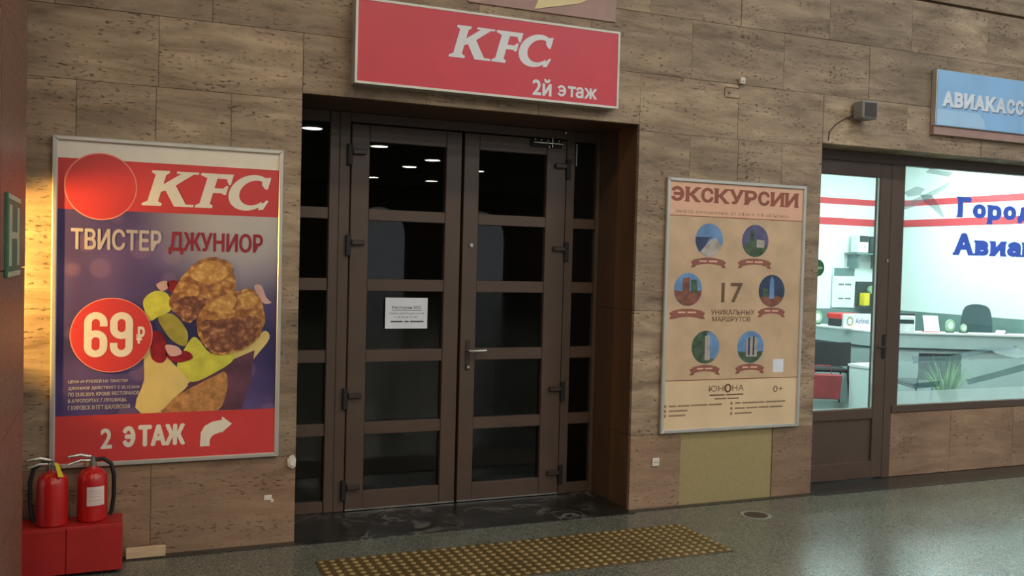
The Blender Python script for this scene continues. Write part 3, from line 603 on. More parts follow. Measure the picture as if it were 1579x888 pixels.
ex = thing('framed_poster', 'framed beige excursions poster with six round photos', 'poster', (3.512, 0, .522)); oe = ex.location
frame(ex, 3.512, .522)
def fe(name, loop, n, m): return MB().flat([(a+3.512, c+.522) for a, c in loop], L1(n)).build(name, m, ex, oe)
fe('print_sheet', rect(.024, 1.182, .024, 1.761), 0, 'exc_paper'); fe('picture_ground', rect(.024, 1.182, .372, 1.523), 1, 'exc_map'); fe('heading_ground', rect(.024, 1.182, 1.523, 1.761), 1, 'exc_head')
for z in (1.521, .366): fe('rule', rect(.024, 1.182, z, z+.006), 2, 'exc_brown')
serif_text('ЭКСКУРСИИ', 3.512+.035, .522+1.622, 1.10, .105, L1(2), 'exc_brown', ex, oe, .035)
text('выезд ежедневно, от офиса т/ф «Юнона»', 3.512+.078, .522+1.538, .98, .030, L1(2), 'exc_small', ex, oe, .0)
def oval(cx, cz, kind):
    r = .117
    p = fe('round_photo', ell(cx, cz, r, r, 36), 2, {0: 'photo_sky', 1: 'photo_dusk', 2: 'photo_sky', 3: 'photo_navy', 4: 'photo_green', 5: 'photo_sky'}[kind])
    def inside(loop): return [(cx+r*.985*a/max(1, math.hypot(a, c)), cz+r*.985*c/max(1, math.hypot(a, c))) for a, c in loop]
    def q(loop, n, m): MB().flat([(a+3.512, c+.522) for a, c in inside(loop)], L1(n)).build('photo_detail', m, p, oe)
    arc = lambda a0, a1, n=10: [(math.cos(math.radians(a0+(a1-a0)*k/n)), math.sin(math.radians(a0+(a1-a0)*k/n))) for k in range(n+1)]
    if kind == 0: q(arc(170, 235)+[(0, .1), (.3, .18)], 3, 'photo_navy'); q(arc(228, 340)+[(.45, .15), (.15, .05)], 4, 'photo_stone')
    if kind == 1: q(arc(200, 340)+[(.5, -.1), (0, .1), (-.5, -.1)], 3, 'photo_green'); q([(-.45, -.4), (-.1, -.4), (-.1, .5), (-.25, .7), (-.45, .4)], 4, 'photo_green'); q([(.1, -.4), (.7, -.4), (.7, .05), (.1, .1)], 4, 'photo_stone')
    if kind == 2: q(arc(180, 360)+[(.6, -.1), (-.6, -.1)], 3, 'photo_brick'); q([(-.4, -.6), (.1, -.6), (.1, .75), (-.4, .7)], 4, 'photo_brick'); q([(.2, -.2), (.7, -.2), (.6, .6), (.2, .6)], 4, 'photo_green')
    if kind == 3: q(arc(205, 335)+[(.3, -.3), (-.3, -.3)], 3, 'photo_brick'); q([(-.2, -.5), (.2, -.5), (.15, .7), (0, .95), (-.15, .7)], 4, 'photo_sky'); q([(-.7, -.4), (-.3, -.4), (-.3, .1), (-.7, .2)], 4, 'photo_green')
    if kind == 4: q(arc(-50, 65)+[(.1, .95), (.1, -.6)], 3, 'photo_sky'); q([(-.05, -.8), (.35, -.8), (.3, .75), (-.05, .7)], 4, 'photo_stone')
    if kind == 5: q(arc(195, 345)+[(.5, -.3), (-.5, -.3)], 3, 'photo_green'); q([(-.35, -.6), (.5, -.6), (.5, .55), (.1, .7), (-.35, .5)], 4, 'photo_stone'); q([(-.2, -.5), (-.05, -.5), (-.05, .6), (-.2, .6)], 5, 'photo_navy'); q([(.15, -.5), (.28, -.5), (.28, .7), (.15, .7)], 5, 'photo_navy')
def ribbon(cx, cz, w_, k=1.):
    n = 10; top = [(cx-w_/2+w_*i/n, cz+.022+.018*math.cos(math.pi*(i/n-.5))) for i in range(n+1)]; bot = [(a, c-.045*k) for a, c in reversed(top)]
    r = fe('ribbon', top+bot, 3, 'exc_ribbon'); fe('ribbon_tail', [(cx-w_/2-.02, cz-.035), (cx-w_/2+.02, cz-.03), (cx-w_/2+.02, cz+.02), (cx-w_/2-.02, cz+.01), (cx-w_/2-.005, cz-.012)], 2, 'exc_brown')
    fe('ribbon_tail', [(cx+w_/2+.02, cz-.035), (cx+w_/2-.02, cz-.03), (cx+w_/2-.02, cz+.02), (cx+w_/2+.02, cz+.01), (cx+w_/2+.005, cz-.012)], 2, 'exc_brown')
    words(3.512+cx-w_*.3, .522+cz+.008, (w_*.24, -.015, w_*.28), .011, L1(4), 'exc_head', ex, oe)
for k, (a, c) in enumerate(((.362, 1.360), (.760, 1.366), (.197, 1.008), (.921, 1.007), (.358, .601), (.748, .597))): oval(a, c, k)
for a, c, w_, k in ((.362, 1.197, .26, 1), (.760, 1.200, .26, 1), (.197, .835, .26, 1.3), (.925, .847, .21, 1), (.358, .436, .22, 1), (.748, .438, .22, 1)): ribbon(a, c, w_, k)
text('17', 3.512+.478, .522+.918, .185, .143, L1(3), 'exc_ink', ex, oe, .02)
text('УНИКАЛЬНЫХ', 3.512+.395, .522+.832, .38, .036, L1(3), 'exc_ink', ex, oe, .01); text('МАРШРУТОВ', 3.512+.408, .522+.783, .33, .036, L1(3), 'exc_ink', ex, oe, .01)
fe('blank_square', rect(.955, 1.05, .408, .505), 2, 'paper_white')
text('ЮН', 3.512+.398, .522+.283, .125, .042, L1(2), 'exc_ink', ex, oe); text('НА', 3.512+.60, .522+.283, .10, .042, L1(2), 'exc_ink', ex, oe)
fe('emblem', ell(.561, .304, .032, .032, 24), 2, 'exc_ink')
MB().flat([(a+3.512, c+.522) for a, c in ell(.561, .304, .014, .02, 12)], L1(3)).build('emblem_detail', 'exc_paper', ex, oe)
text('0+', 3.512+.964, .522+.262, .09, .048, L1(2), 'exc_ink', ex, oe)
words(3.512+.406, .522+.252, (.13, -.012, .15), .010, L1(2), 'exc_ink', ex, oe); words(3.512+.45, .522+.226, (.10, -.01, .10), .008, L1(2), 'exc_ink', ex, oe)
for x, z, sp2 in ((.068, .184, (.06, -.012, .10, -.01, .14, -.012, .11)), (.068, .150, (.155,)), (.068, .117, (.14,)), (.627, .187, (.05, -.012, .20, -.01, .18)), (.627, .150, (.09, -.01, .10, -.01, .09, -.01, .12)), (.627, .113, (.15,))):
    words(3.512+x, .522+z, sp2, .012, L1(2), 'exc_small', ex, oe); fe('bullet', ell(x-.03, z+.006, .010, .012, 12), 2, 'exc_small')

# ------------------------------------------------------------------ small things on the wall
def tiny(name, lab, cat, m, x, z, w_, h_, d=.012, parts=None):
    t = thing(name, lab, cat, (x, 0, z-h_/2)); bx('cover', m, t, t.location, x-w_/2, x+w_/2, -d-.002, -.002, z-h_/2, z+h_/2, min(.003, d*.3)); return t
t = tiny('wall_socket', 'small white socket plate on the stone below the excursions poster', 'socket', 'socket_white', 3.492, .325, .056, .056)
for dx in (-.01, .01): bx('socket_hole', 'exc_ink', t, t.location, 3.492+dx-.004, 3.492+dx+.004, -.0155, -.0142, .321, .329)
t = tiny('paper_sticker', 'torn pale sticker low on the stone right of the fire extinguishers', 'sticker', 'socket_white', .852, .278, .045, .03, .002)
bx('torn_corner', 'socket_white', t, t.location, .868, .885, -.005, -.002, .25, .268)
t = tiny('motion_sensor', 'tiny white sensor box high on the wall between sign and speaker', 'sensor', 'socket_white', 4.111, 3.025, .04, .045, .03)
MB().lathe((4.111, -.034, 3.02), [(.003, -.006), (.010, 0), (.003, .006)], 10).build('lens', 'white_rim', t, t.location)
t = tiny('cover_plate', 'stone coloured cover plate under the tiny white sensor', 'cover plate', 'travertine', 4.036, 2.935, .12, .07, .006)
bx('top_lip', 'exc_ink', t, t.location, 3.976, 4.096, -.013, -.008, 2.968, 2.972)
t = thing('wall_speaker', 'small grey box speaker on the wall above the ticket office door', 'speaker', (5.19, 0, 2.82)); ot = t.location
MB().prism([(5.13, 2.83), (5.27, 2.83), (5.275, 2.965), (5.13, 2.965)], -.13, -.02).build('housing', 'grey_box', t, ot, bevel=.01)
bx('bracket', 'hinge_brown', t, ot, 5.17, 5.22, -.03, -.002, 2.86, 2.93); bx('grille', 'hinge_brown', t, ot, 5.145, 5.258, -.134, -.129, 2.845, 2.95)
MB().tube([(5.13, -.03, 2.86), (5.08, -.006, 2.84), (4.99, -.006, 2.79), (4.93, -.006, 2.73), (4.92, -.006, 2.66)], .004, 6).build('cable', 'hinge_brown', t, ot)
random.seed(3)
lump = [(.962, .455), (.99, .44), (1.008, .452), (1.010, .50), (.996, .522), (.975, .517), (.958, .495)]
b = MB(); b.prism(lump, -.012, -.002); b.prism([(.984+(a-.984)*.55+random.uniform(-.004, .004), .48+(c-.48)*.6+random.uniform(-.005, .005)) for a, c in lump], -.024, -.012)
b.build('plaster_chip', 'socket_white', None, (.985, 0, .44), bevel=.002, loc=(.985, 0, .44))
tag(bpy.data.objects['plaster_chip'], 'pale broken lump of plaster on the doorway corner beside the food poster', 'plaster')

# airline ticket sign
asg = thing('lightbox_sign', 'pale blue sign with white slab letters over the ticket office', 'sign', (7.0, 0, 2.78)); oa = asg.location
bx('case', 'aluminium', asg, oa, 5.94, 8.1, -.055, -.002, 2.852, 3.292, .004); bx('face', 'air_blue', asg, oa, 5.944, 8.096, -.059, -.055, 2.856, 3.288)
MB().flat([(5.95, 2.86), (6.48, 2.86), (6.46, 2.93), (6.40, 2.98), (5.95, 2.98)], -.0595).build('pale_patch', 'air_blue_light', asg, oa)
serif_text('АВИАКАССЫ', 6.005+.006, 3.004-.008, 1.04, .122, -.0598, 'air_grey', asg, oa, .05); serif_text('АВИАКАССЫ', 6.003, 3.006, 1.04, .122, -.0606, 'air_white', asg, oa, .05)
bx('under_strip', 'pink_stone', asg, oa, 5.94, 8.1, -.04, -.002, 2.785, 2.85)

# ------------------------------------------------------------------ ticket office front
YO = .24
tf = thing('trim_6', 'brown metal frame of the ticket office front', 'shopfront frame', (7.1, YO, 0), kind='structure'); of = tf.location
bx('frame_head', 'brown_metal', tf, of, OX0, OX1, YO, YO+.07, 2.56, OZ, .004)
bx('frame_post', 'brown_metal', tf, of, OX0, 4.95, YO, YO+.07, .004, 2.56, .004)
bx('frame_post', 'brown_metal', tf, of, 5.80, 5.88, YO-.01, YO+.07, .004, 2.56, .004); bx('frame_post', 'brown_metal', tf, of, 5.88, 5.955, YO, YO+.07, .56, 2.56, .004)
bx('frame_post', 'brown_metal', tf, of, 9.33, OX1, YO, YO+.07, .56, 2.56, .004); bx('sill', 'brown_metal', tf, of, 5.88, OX1, YO-.02, YO+.07, .535, .595, .004)
# apron wall under the window
ap = bx('wall_apron', 'mortar', None, (0, 0, 0), 5.88, OX1, YO+.02, YO+.16, 0, .535); tag(ap, 'low stone apron wall under the ticket office window', 'wall', kind='structure')
for a, b in ((5.88, 6.55), (6.55, 7.3), (7.3, 8.0), (8.0, 8.7), (8.7, OX1)): MB().slab(a+G, b-G, YO-.01, YO+.02, .006, .533, .003).build('stone_slab', 'plinth_stone', ap)
dr = thing('door_3', 'glazed brown metal door of the ticket office', 'door', (5.38, YO, .01), kind='structure'); od = dr.location
bx('stile', 'brown_metal', dr, od, 4.955, 5.055, YO-.012, YO+.05, .012, 2.555, .004); bx('stile', 'brown_metal', dr, od, 5.682, 5.795, YO-.012, YO+.05, .012, 2.555, .004)
bx('rail', 'brown_metal', dr, od, 5.055, 5.682, YO-.012, YO+.05, 2.445, 2.555, .004); bx('rail', 'brown_metal', dr, od, 5.055, 5.682, YO-.012, YO+.05, .495, .578, .004); bx('rail', 'brown_metal', dr, od, 5.055, 5.682, YO-.012, YO+.05, .012, .15, .004)
bx('kick_panel', 'brown_metal', dr, od, 5.055, 5.682, YO+.008, YO+.04, .15, .495); bx('pane', 'shop_glass', dr, od, 5.055, 5.682, YO+.018, YO+.024, .578, 2.445)
for a in ((5.674, 5.682, .578, 2.445), (5.055, 5.674, .578, .586)): bx('glazing_bead', 'zinc', dr, od, a[0], a[1], YO-.002, YO+.016, a[2], a[3])
hp = bx('handle_plate', 'rubber_black', dr, od, 5.752, 5.784, YO-.02, YO-.012, .98, 1.18, .003); MB().tube([(5.768, YO-.02, 1.08), (5.768, YO-.055, 1.08), (5.74, YO-.06, 1.08), (5.665, YO-.058, 1.08)], .009).build('lever', 'hinge_brown', hp, od, smooth=True)
MB().tube([(5.768, YO-.012, 1.778), (5.768, YO-.026, 1.778)], .012, 10).build('lock_cylinder', 'zinc', dr, od, smooth=True)
gd = MB().flat(ell(5.095, 1.706, .062, .066, 28), YO+.016).build('round_sticker', 'sticker_green', dr, od); MB().flat(ell(5.095, 1.706, .05, .012, 20), YO+.0155).build('sticker_mark', 'emblem_pale', gd, od)
wn = thing('window_3', 'large ticket office window with blue lettering and frosted lower band', 'window', (7.6, YO, .56), kind='structure'); ow = wn.location
bx('pane', 'shop_glass', wn, ow, 5.955, 9.33, YO+.03, YO+.036, .595, 2.56)
YG = YO+.026
serif_text('Городские', 6.575, 2.165, 1.64, .175, YG, 'decal_blue', wn, ow, .05, low=.70); serif_text('Авиакассы', 6.548, 1.845, 1.78, .190, YG, 'decal_blue', wn, ow, .05, low=.70)
MB().flat(rect(5.955, 9.33, .70, .95), YO+.0288).build('frost_band', 'frost_film', wn, ow); MB().flat(rect(5.955, 9.33, .595, .70), YO+.0288).build('frost_band', 'frost_low', wn, ow)
def dec(name, loop, m, k=0): MB().flat(loop, YG-.0006*k).build(name, m, wn, ow)
dec('plane_fuselage', smooth_loop([(5.95, 2.245), (6.10, 2.30), (6.25, 2.36), (6.40, 2.425), (6.485, 2.465), (6.44, 2.41), (6.28, 2.325), (6.10, 2.24), (5.965, 2.20)], 3), 'plane_film')
dec('plane_wing', [(6.14, 2.335), (6.27, 2.34), (6.36, 2.26), (6.43, 2.165), (6.405, 2.155), (6.30, 2.22), (6.19, 2.28)], 'plane_dark', 1); dec('plane_wing', [(5.96, 2.34), (6.10, 2.40), (6.20, 2.385), (6.14, 2.33), (6.02, 2.31)], 'plane_film', 1)
dec('plane_tail', [(6.20, 2.52), (6.46, 2.50), (6.50, 2.54), (6.24, 2.556)], 'plane_film', 1)
for l, m in (([(6.12, .99), (6.55, .985), (6.95, 1.05), (7.35, 1.06), (7.35, 1.03), (6.98, 1.015), (6.6, .94), (6.14, .93)], 'plane_film'), ([(6.75, .78), (7.05, .83), (7.45, .90), (7.95, 1.03), (7.95, .96), (7.45, .84), (7.05, .775), (6.78, .735)], 'plane_dark'), ([(6.15, .76), (6.45, .78), (6.44, .73), (6.17, .715)], 'plane_dark'), ([(7.0, 1.05), (7.3, 1.06), (7.5, 1.0), (7.62, 1.14), (7.70, 1.14), (7.62, .98), (7.36, .95), (7.1, 1.0)], 'plane_pale')): dec('plane_streak', l, m, 2)

# ------------------------------------------------------------------ ticket office room
XR, YB = 11.0, 5.4
orr = MB(); orr.box(4.2, XR+.1, YB, YB+.1, 0, 3.4)
tag(orr.build('wall_back', 'office_wall'), 'white back wall of the ticket office', 'wall', kind='structure')
tag(bx('wall_right', 'office_wall', None, (0, 0, 0), XR, XR+.1, .63, YB, 0, 3.4), 'white right wall of the ticket office behind the counter', 'wall', kind='structure')
tag(bx('wall_left', 'office_wall', None, (0, 0, 0), 4.2, 4.3, .63, YB, 0, 3.4), 'white left wall of the ticket office', 'wall', kind='structure')
tag(bx('floor_office', 'office_floor', None, (0, 0, 0), 4.2, XR+.1, .26, YB+.1, -.1, 0), 'grey-green floor of the ticket office', 'floor', kind='structure')
tag(bx('ceiling_office', 'office_ceiling', None, (0, 0, 0), 4.2, XR+.1, .63, YB+.1, 3.4, 3.5), 'white ceiling of the ticket office', 'ceiling', kind='structure')
k = 7
for z0, z1 in ((2.67, 2.76), (2.36, 2.465)):
    tag(bx('trim_%d' % k, 'stripe_red', None, (0, 0, 0), 4.3, XR, YB-.006, YB, z0, z1), '%s red stripe on the office back wall' % ('upper' if z0 > 2.5 else 'lower'), 'stripe', kind='structure')
    tag(bx('trim_%d' % (k+1), 'stripe_red', None, (0, 0, 0), XR-.006, XR, .63, YB-.006, z0, z1), '%s red stripe on the office right wall' % ('upper' if z0 > 2.5 else 'lower'), 'stripe', kind='structure'); k += 2
tag(bx('trim_11', 'dado_grey', None, (0, 0, 0), 4.3, XR-.02, YB-.02, YB, 0, 1.112), 'grey-green dado on the office back wall', 'dado', kind='structure')
tag(bx('trim_12', 'dado_grey', None, (0, 0, 0), XR-.02, XR, .63, YB, 0, 1.10), 'grey-green dado on the office right wall', 'dado', kind='structure')
for i, (x, y) in enumerate(((6.2, 1.5), (8.4, 1.5), (10.2, 1.5), (6.2, 3.6), (8.4, 3.6), (10.2, 3.6))):
    t = thing('ceiling_panel', 'square cool white light panel in the ticket office ceiling', 'ceiling light', (x, y, 3.38), group='light panels in the ticket office')
    bx('panel_frame', 'white_rim', t, t.location, x-.31, x+.31, y-.31, y+.31, 3.382, 3.4); bx('diffuser', 'panel_glow', t, t.location, x-.29, x+.29, y-.29, y+.29, 3.376, 3.382)
# counter: two straight runs meeting at an obtuse corner
ct = thing('reception_counter', 'long grey office counter with pale top, angled at its corner', 'counter', (8.6, 3.1, 0)); oc = ct.location
def run(p, q, dp):
    p = Vector((p[0], p[1], 0)); q = Vector((q[0], q[1], 0)); t = (q-p).normalized(); n = Vector((t.y, -t.x, 0)) * -1   # n points behind the counter
    def seg(nm, a, b, z0, z1, m):
        c = [p+n*a, q+n*a, q+n*b, p+n*b]; v = [(v_.x, v_.y, z0) for v_ in c]+[(v_.x, v_.y, z1) for v_ in c]
        b_ = MB(); b_.v = v; b_.f = [(3, 2, 1, 0), (4, 5, 6, 7), (0, 1, 5, 4), (1, 2, 6, 5), (2, 3, 7, 6), (3, 0, 4, 7)]; b_.build(nm, m, ct, oc)
    seg('front_panel', .03, .06, 0, .74, 'counter_grey'); seg('shadow_groove', .012, .06, .74, .765, 'counter_line'); seg('upper_band', 0, .05, .765, .935, 'counter_grey')
    seg('counter_top', -.015, dp, .935, .955, 'counter_top'); seg('desk_top', .06, .7, .70, .725, 'counter_top')
run((8.55, 5.35), (8.56, 3.17), .30); run((8.56, 3.17), (10.4, 2.26), .30)
def chair(x, y, rz, lab, bag=False):
    t = thing('visitor_chair', lab, 'chair', (x, y, 0), rz, 'visitor chairs in the ticket office'); o = (0, 0, 0)
    MB().box(-.24, .24, -.22, .22, .43, .48).build('seat', 'chair_black', t, o, bevel=.02)
    bk = MB(); n = 8; fr = [(-.25+.5*i/n, -.24-.035*math.sin(math.pi*i/n)) for i in range(n+1)]
    pts = [(a, b, z) for z in (.52, .81) for a, b in fr]; bk.v = pts+[(a, b-.035, z) for a, b, z in pts]; m_ = n+1
    for i in range(n):
        bk.f += [(i, i+1, m_+i+1, m_+i), (2*m_+i, 3*m_+i, 3*m_+i+1, 2*m_+i+1), (m_+i, m_+i+1, 3*m_+i+1, 3*m_+i), (i, 2*m_+i, 2*m_+i+1, i+1)]
    bk.f += [(0, m_, 3*m_, 2*m_), (n, 2*m_+n, 3*m_+n, m_+n)]; bk.build('backrest', 'chair_black', t, o, smooth=True)
    for sx in (-1, 1):
        MB().tube([(sx*.25, -.30, .0), (sx*.24, -.20, .42), (sx*.235, -.24, .60)], .012).build('leg', 'chair_black', t, o, smooth=True)
        MB().tube([(sx*.25, .26, .0), (sx*.24, .18, .44)], .012).build('leg', 'chair_black', t, o, smooth=True)
        MB().tube([(sx*.24, -.2, .42), (sx*.24, .18, .44)], .012).build('seat_rail', 'chair_black', t, o, smooth=True)
    return t
chair(8.20, 3.62, math.radians(-30), 'black visitor chair seen through the office door, red bag behind it')
chair(8.38, 2.22, math.radians(-12), 'black visitor chair behind the frosted window, beside the potted grass')
bg_ = thing('shopping_bag', 'dark red bag hanging behind the black chair in the office', 'bag', (7.86, 3.26, .14), math.radians(-30))
MB().prism([(-.2, .0), (.2, 0), (.22, .30), (-.22, .30)], -.05, .04).build('bag_body', 'bag_red', bg_, bevel=.015); MB().tube([(-.1, 0, .3), (-.09, 0, .40), (.09, 0, .40), (.1, 0, .3)], .007, 6).build('bag_handle', 'bag_red', bg_)
du = thing('drawer_unit', 'low white drawer unit against the office counter', 'drawers', (8.38, 2.98, 0)); od = du.location
bx('body', 'drawer_white', du, od, 8.16, 8.54, 2.80, 3.14, 0, .545); bx('unit_top', 'counter_top', du, od, 8.14, 8.56, 2.78, 3.15, .545, .57)
for z in (.02, .195, .37): d_ = bx('drawer', 'drawer_white', du, od, 8.175, 8.525, 2.785, 2.80, z, z+.16); bx('drawer_pull', 'counter_line', d_, od, 8.175, 8.525, 2.783, 2.787, z+.155, z+.165)
MB().box(8.2, 8.42, 2.84, 3.08, .571, .585).build('paper_stack', 'paper_white', None, (8.31, 2.96, .571), loc=(8.31, 2.96, .571)); tag(bpy.data.objects['paper_stack'], 'white paper stack on the low drawer unit', 'papers')
oc_ = thing('office_chair', 'dark teal office chair behind the counter', 'office chair', (10.42, 3.30, 0), math.radians(-45))
bk = MB(); bk.prism(smooth_loop([(-.17, .62), (.17, .62), (.19, .9), (.165, 1.18), (.09, 1.275), (-.09, 1.275), (-.165, 1.18), (-.19, .9)], 4), -.04, .04); bk.build('backrest', 'chair_teal', oc_, smooth=False)
MB().box(-.25, .25, -.5, -.02, .46, .54).build('seat', 'chair_teal', oc_, bevel=.02); MB().tube([(0, -.25, .08), (0, -.25, .46)], .03).build('gas_lift', 'rubber_black', oc_); MB().tube([(0, -.05, .5), (0, .05, .56), (0, .05, .75)], .02).build('back_bar', 'rubber_black', oc_)
for i in range(5):
    a = 2*math.pi*i/5; MB().tube([(0, -.25, .09), (.29*math.cos(a), -.25+.29*math.sin(a), .06)], .018).build('base_leg', 'rubber_black', oc_); MB().lathe((.29*math.cos(a), -.25+.29*math.sin(a), .0), [(.015, 0), (.025, .02), (.015, .05)], 8).build('caster', 'rubber_black', oc_)
# things on the counter
ZC = .956
ai = thing('airline_sign', 'white counter sign reading Airlines with a round emblem', 'counter sign', (8.72, 3.60, ZC), math.radians(0)); 
MB().prism([(-.265, 0), (.265, 0), (.265, .185), (-.265, .185)], -.01, .01).build('board', 'counter_top', ai); MB().prism(rect(-.265, .265, 0, .012), -.05, .06).build('foot', 'counter_top', ai)
text('Airlines', -.07, .06, .22, .07, -.0105, 'ink_blue', ai, bold=.01); MB().flat(ell(-.16, .09, .055, .06, 24), -.0105).build('emblem', 'emblem_gold', ai); MB().flat(ell(-.16, .09, .034, .038, 20), -.0108).build('emblem_centre', 'counter_top', ai)
tr_ = thing('letter_tray', 'red plastic tray on the counter behind the airline sign', 'tray', (8.84, 4.0, ZC))
bx('tray_body', 'tray_red', tr_, (0, 0, 0), -.18, .18, -.13, .13, .10, .17, .01); 
for sx in (-.15, .15): bx('tray_leg', 'chair_black', tr_, (0, 0, 0), sx-.02, sx+.02, -.1, .1, 0, .10)
mo = thing('printer', 'dark office printer at the far end of the counter', 'printer', (8.72, 4.75, ZC)); bx('housing', 'device_dark', mo, (0, 0, 0), -.13, .13, -.18, .18, 0, .15, .015); bx('paper_tray', 'device_white', mo, (0, 0, 0), -.14, -.11, -.1, .1, .03, .05)
for i, (x, y, r, lab) in enumerate(((8.70, 4.35, .085, 'pale green round emblem stand on the counter left of the airline sign'), (9.46, 2.86, .075, 'larger pale round emblem stand on the counter left of the office chair'), (9.61, 2.79, .05, 'smaller pale round emblem stand on the counter left of the office chair'))):
    t = thing('emblem_stand', lab, 'emblem stand', (x, y, ZC)); MB().prism(ell(0, r+.012, r, r, 28), -.008, .008).build('disc', 'emblem_pale', t); bx('foot', 'device_dark', t, (0, 0, 0), -.04, .04, -.03, .03, 0, .014); MB().flat(ell(0, r+.012, r*.6, r*.6, 20), -.0085).build('disc_mark', 'counter_top', t)
lh = thing('leaflet_stand', 'tilted white leaflet stand on the counter behind the window', 'leaflet stand', (9.25, 2.94, ZC), math.radians(-25))
b = MB(); b.v = [(-.09, -.02, 0), (.09, -.02, 0), (.09, .06, .2), (-.09, .06, .2), (-.09, -.005, 0), (.09, -.005, 0), (.09, .075, .2), (-.09, .075, .2)]; b.f = [(0, 1, 2, 3), (7, 6, 5, 4), (0, 4, 5, 1), (1, 5, 6, 2), (2, 6, 7, 3), (3, 7, 4, 0)]; b.build('leaflet', 'device_white', lh); bx('stand_foot', 'stripe_red', lh, (0, 0, 0), -.09, .09, -.02, .09, 0, .01); MB().prism([(.05, .0), (.09, .0), (.09, .2), (.05, .16)], .0775, .08).build('side_panel', 'stripe_red', lh)
pt = thing('card_terminal', 'white device with dark screen on the counter at the window post', 'device', (8.93, 3.10, ZC), math.radians(-25)); bx('body', 'device_white', pt, (0, 0, 0), -.13, .13, -.08, .08, 0, .20, .015); bx('screen', 'device_dark', pt, (0, 0, 0), -.11, .11, -.083, -.08, .10, .15); bx('lid', 'device_dark', pt, (0, 0, 0), -.12, .12, -.07, .07, .20, .225)
tp = thing('paper_leaflet', 'folded white leaflet lying on the counter before the office chair', 'leaflet', (10.02, 2.60, ZC), .4); b = MB(); b.prism([(-.07, 0), (0, .045), (.07, .0), (.0, .038)], -.05, .05); b.build('sheet', 'device_white', tp)
# things on the back wall
nb = thing('wall_notice', 'white price notice with grey heading on the office back wall', 'notice', (10.08, YB, 1.12)); on_ = nb.location
bx('sheet', 'device_white', nb, on_, 9.87, 10.29, YB-.035, YB-.022, 1.13, 1.735); bx('heading', 'dado_grey', nb, on_, 9.885, 10.275, YB-.038, YB-.035, 1.60, 1.72)
for z in (1.46, 1.25): words(9.98, z, (.10, -.02, .12), .025, YB-.0365, 'dado_grey', nb, on_)
sh = thing('wall_shelf', 'small grey shelf on the office back wall', 'shelf', (10.35, YB, 1.6)); o_ = sh.location
bx('board', 'dado_grey', sh, o_, 10.10, 10.72, YB-.26, YB-.001, 1.925, 1.95); 
for x in (10.16, 10.62): bx('bracket', 'dado_grey', sh, o_, x, x+.03, YB-.22, YB-.001, 1.72, 1.925)
bxx = thing('white_appliance', 'white appliance with dark screen on the office wall shelf', 'appliance', (10.26, YB-.13, 1.951)); o_ = bxx.location
bx('body', 'device_white', bxx, o_, 10.165, 10.36, YB-.22, YB-.05, 1.951, 2.22, .01); bx('screen', 'device_dark', bxx, o_, 10.18, 10.345, YB-.223, YB-.22, 2.11, 2.205); bx('button', 'dado_grey', bxx, o_, 10.275, 10.295, YB-.223, YB-.22, 2.03, 2.05)
bd = thing('dark_appliance', 'dark green appliance beside the white one on the shelf', 'appliance', (10.49, YB-.13, 1.951)); o_ = bd.location; bx('body', 'device_dark', bd, o_, 10.39, 10.54, YB-.22, YB-.05, 1.951, 2.20, .01); bx('panel', 'chair_teal', bd, o_, 10.40, 10.53, YB-.223, YB-.22, 2.10, 2.18)
hc = thing('wall_cabinet', 'dark open cabinet with pale round things on the back wall', 'cabinet', (10.55, YB, 1.14)); o_ = hc.location
bx('back', 'device_dark', hc, o_, 10.32, 10.85, YB-.04, YB-.022, 1.14, 1.52); bx('shelf_board', 'device_dark', hc, o_, 10.32, 10.85, YB-.2, YB-.04, 1.14, 1.165)
bx('folder', 'yellow_tag', hc, o_, 10.38, 10.48, YB-.15, YB-.05, 1.165, 1.35); MB().prism(ell(10.58, 1.40, .06, .06, 20), YB-.10, YB-.05).build('round_ornament', 'emblem_pale', hc, o_)
def foliage(root, c, n, L, spread, m, wd=.012, droop=.5):
    b = MB()
    for i in range(n):
        a = random.uniform(0, 2*math.pi); l = L*random.uniform(.6, 1.1); s = spread*random.uniform(.3, 1); dx, dy = math.cos(a), math.sin(a); p = []
        for k in range(5):
            t = k/4; p.append(Vector((c[0]+dx*s*t, c[1]+dy*s*t, c[2]+l*(t-droop*t*t*s/spread))))
        for k in range(4):
            w0 = wd*(1-k/4.2); w1 = wd*(1-(k+1)/4.2); u = Vector((-dy, dx, 0)); b.poly([p[k]-u*w0, p[k]+u*w0, p[k+1]+u*w1, p[k+1]-u*w1])
    o = b.build('foliage', m, root); o['kind'] = 'stuff'; return o
pl = thing('potted_grass', 'grassy potted plant standing behind the frosted window band', 'plant', (7.35, 1.0, 0))
MB().lathe((0, 0, 0), [(.11, 0), (.15, .30), (.16, .42), (.145, .42), (.14, .40)], 20).build('pot', 'pot_grey', pl, smooth=True); foliage(pl, (0, 0, .40), 150, .62, .34, 'leaf_green', .009, .45)
hp_ = thing('trailing_plant', 'trailing green plant hanging by the shelf on the back wall', 'plant', (10.84, YB-.16, 2.46)); MB().lathe((0, 0, -.10), [(.06, 0), (.09, .12), (.085, .12)], 14).build('pot', 'emblem_pale', hp_, smooth=True); MB().tube([(0, .0, .02), (0, .10, .06), (0, .16, .06)], .008, 6).build('bracket', 'zinc', hp_)
b = MB()
for i in range(60):
    a = random.uniform(0, 2*math.pi); l = random.uniform(.3, .85); r = .12*random.random()+.04
    for k in range(6):
        z = .04-l*k/6; x = -.04+r*math.cos(a)*1.2; y = -.04+r*math.sin(a)*.6; s = .035; q = random.uniform(0, 3); b.poly([(x, y, z), (x+s*math.cos(q), y-.01, z-s*.6), (x+s*.3, y-.015, z-s*1.6), (x-s*math.sin(q), y-.01, z-s*.7)])
f_ = b.build('foliage', 'leaf_dark', hp_); f_['kind'] = 'stuff'

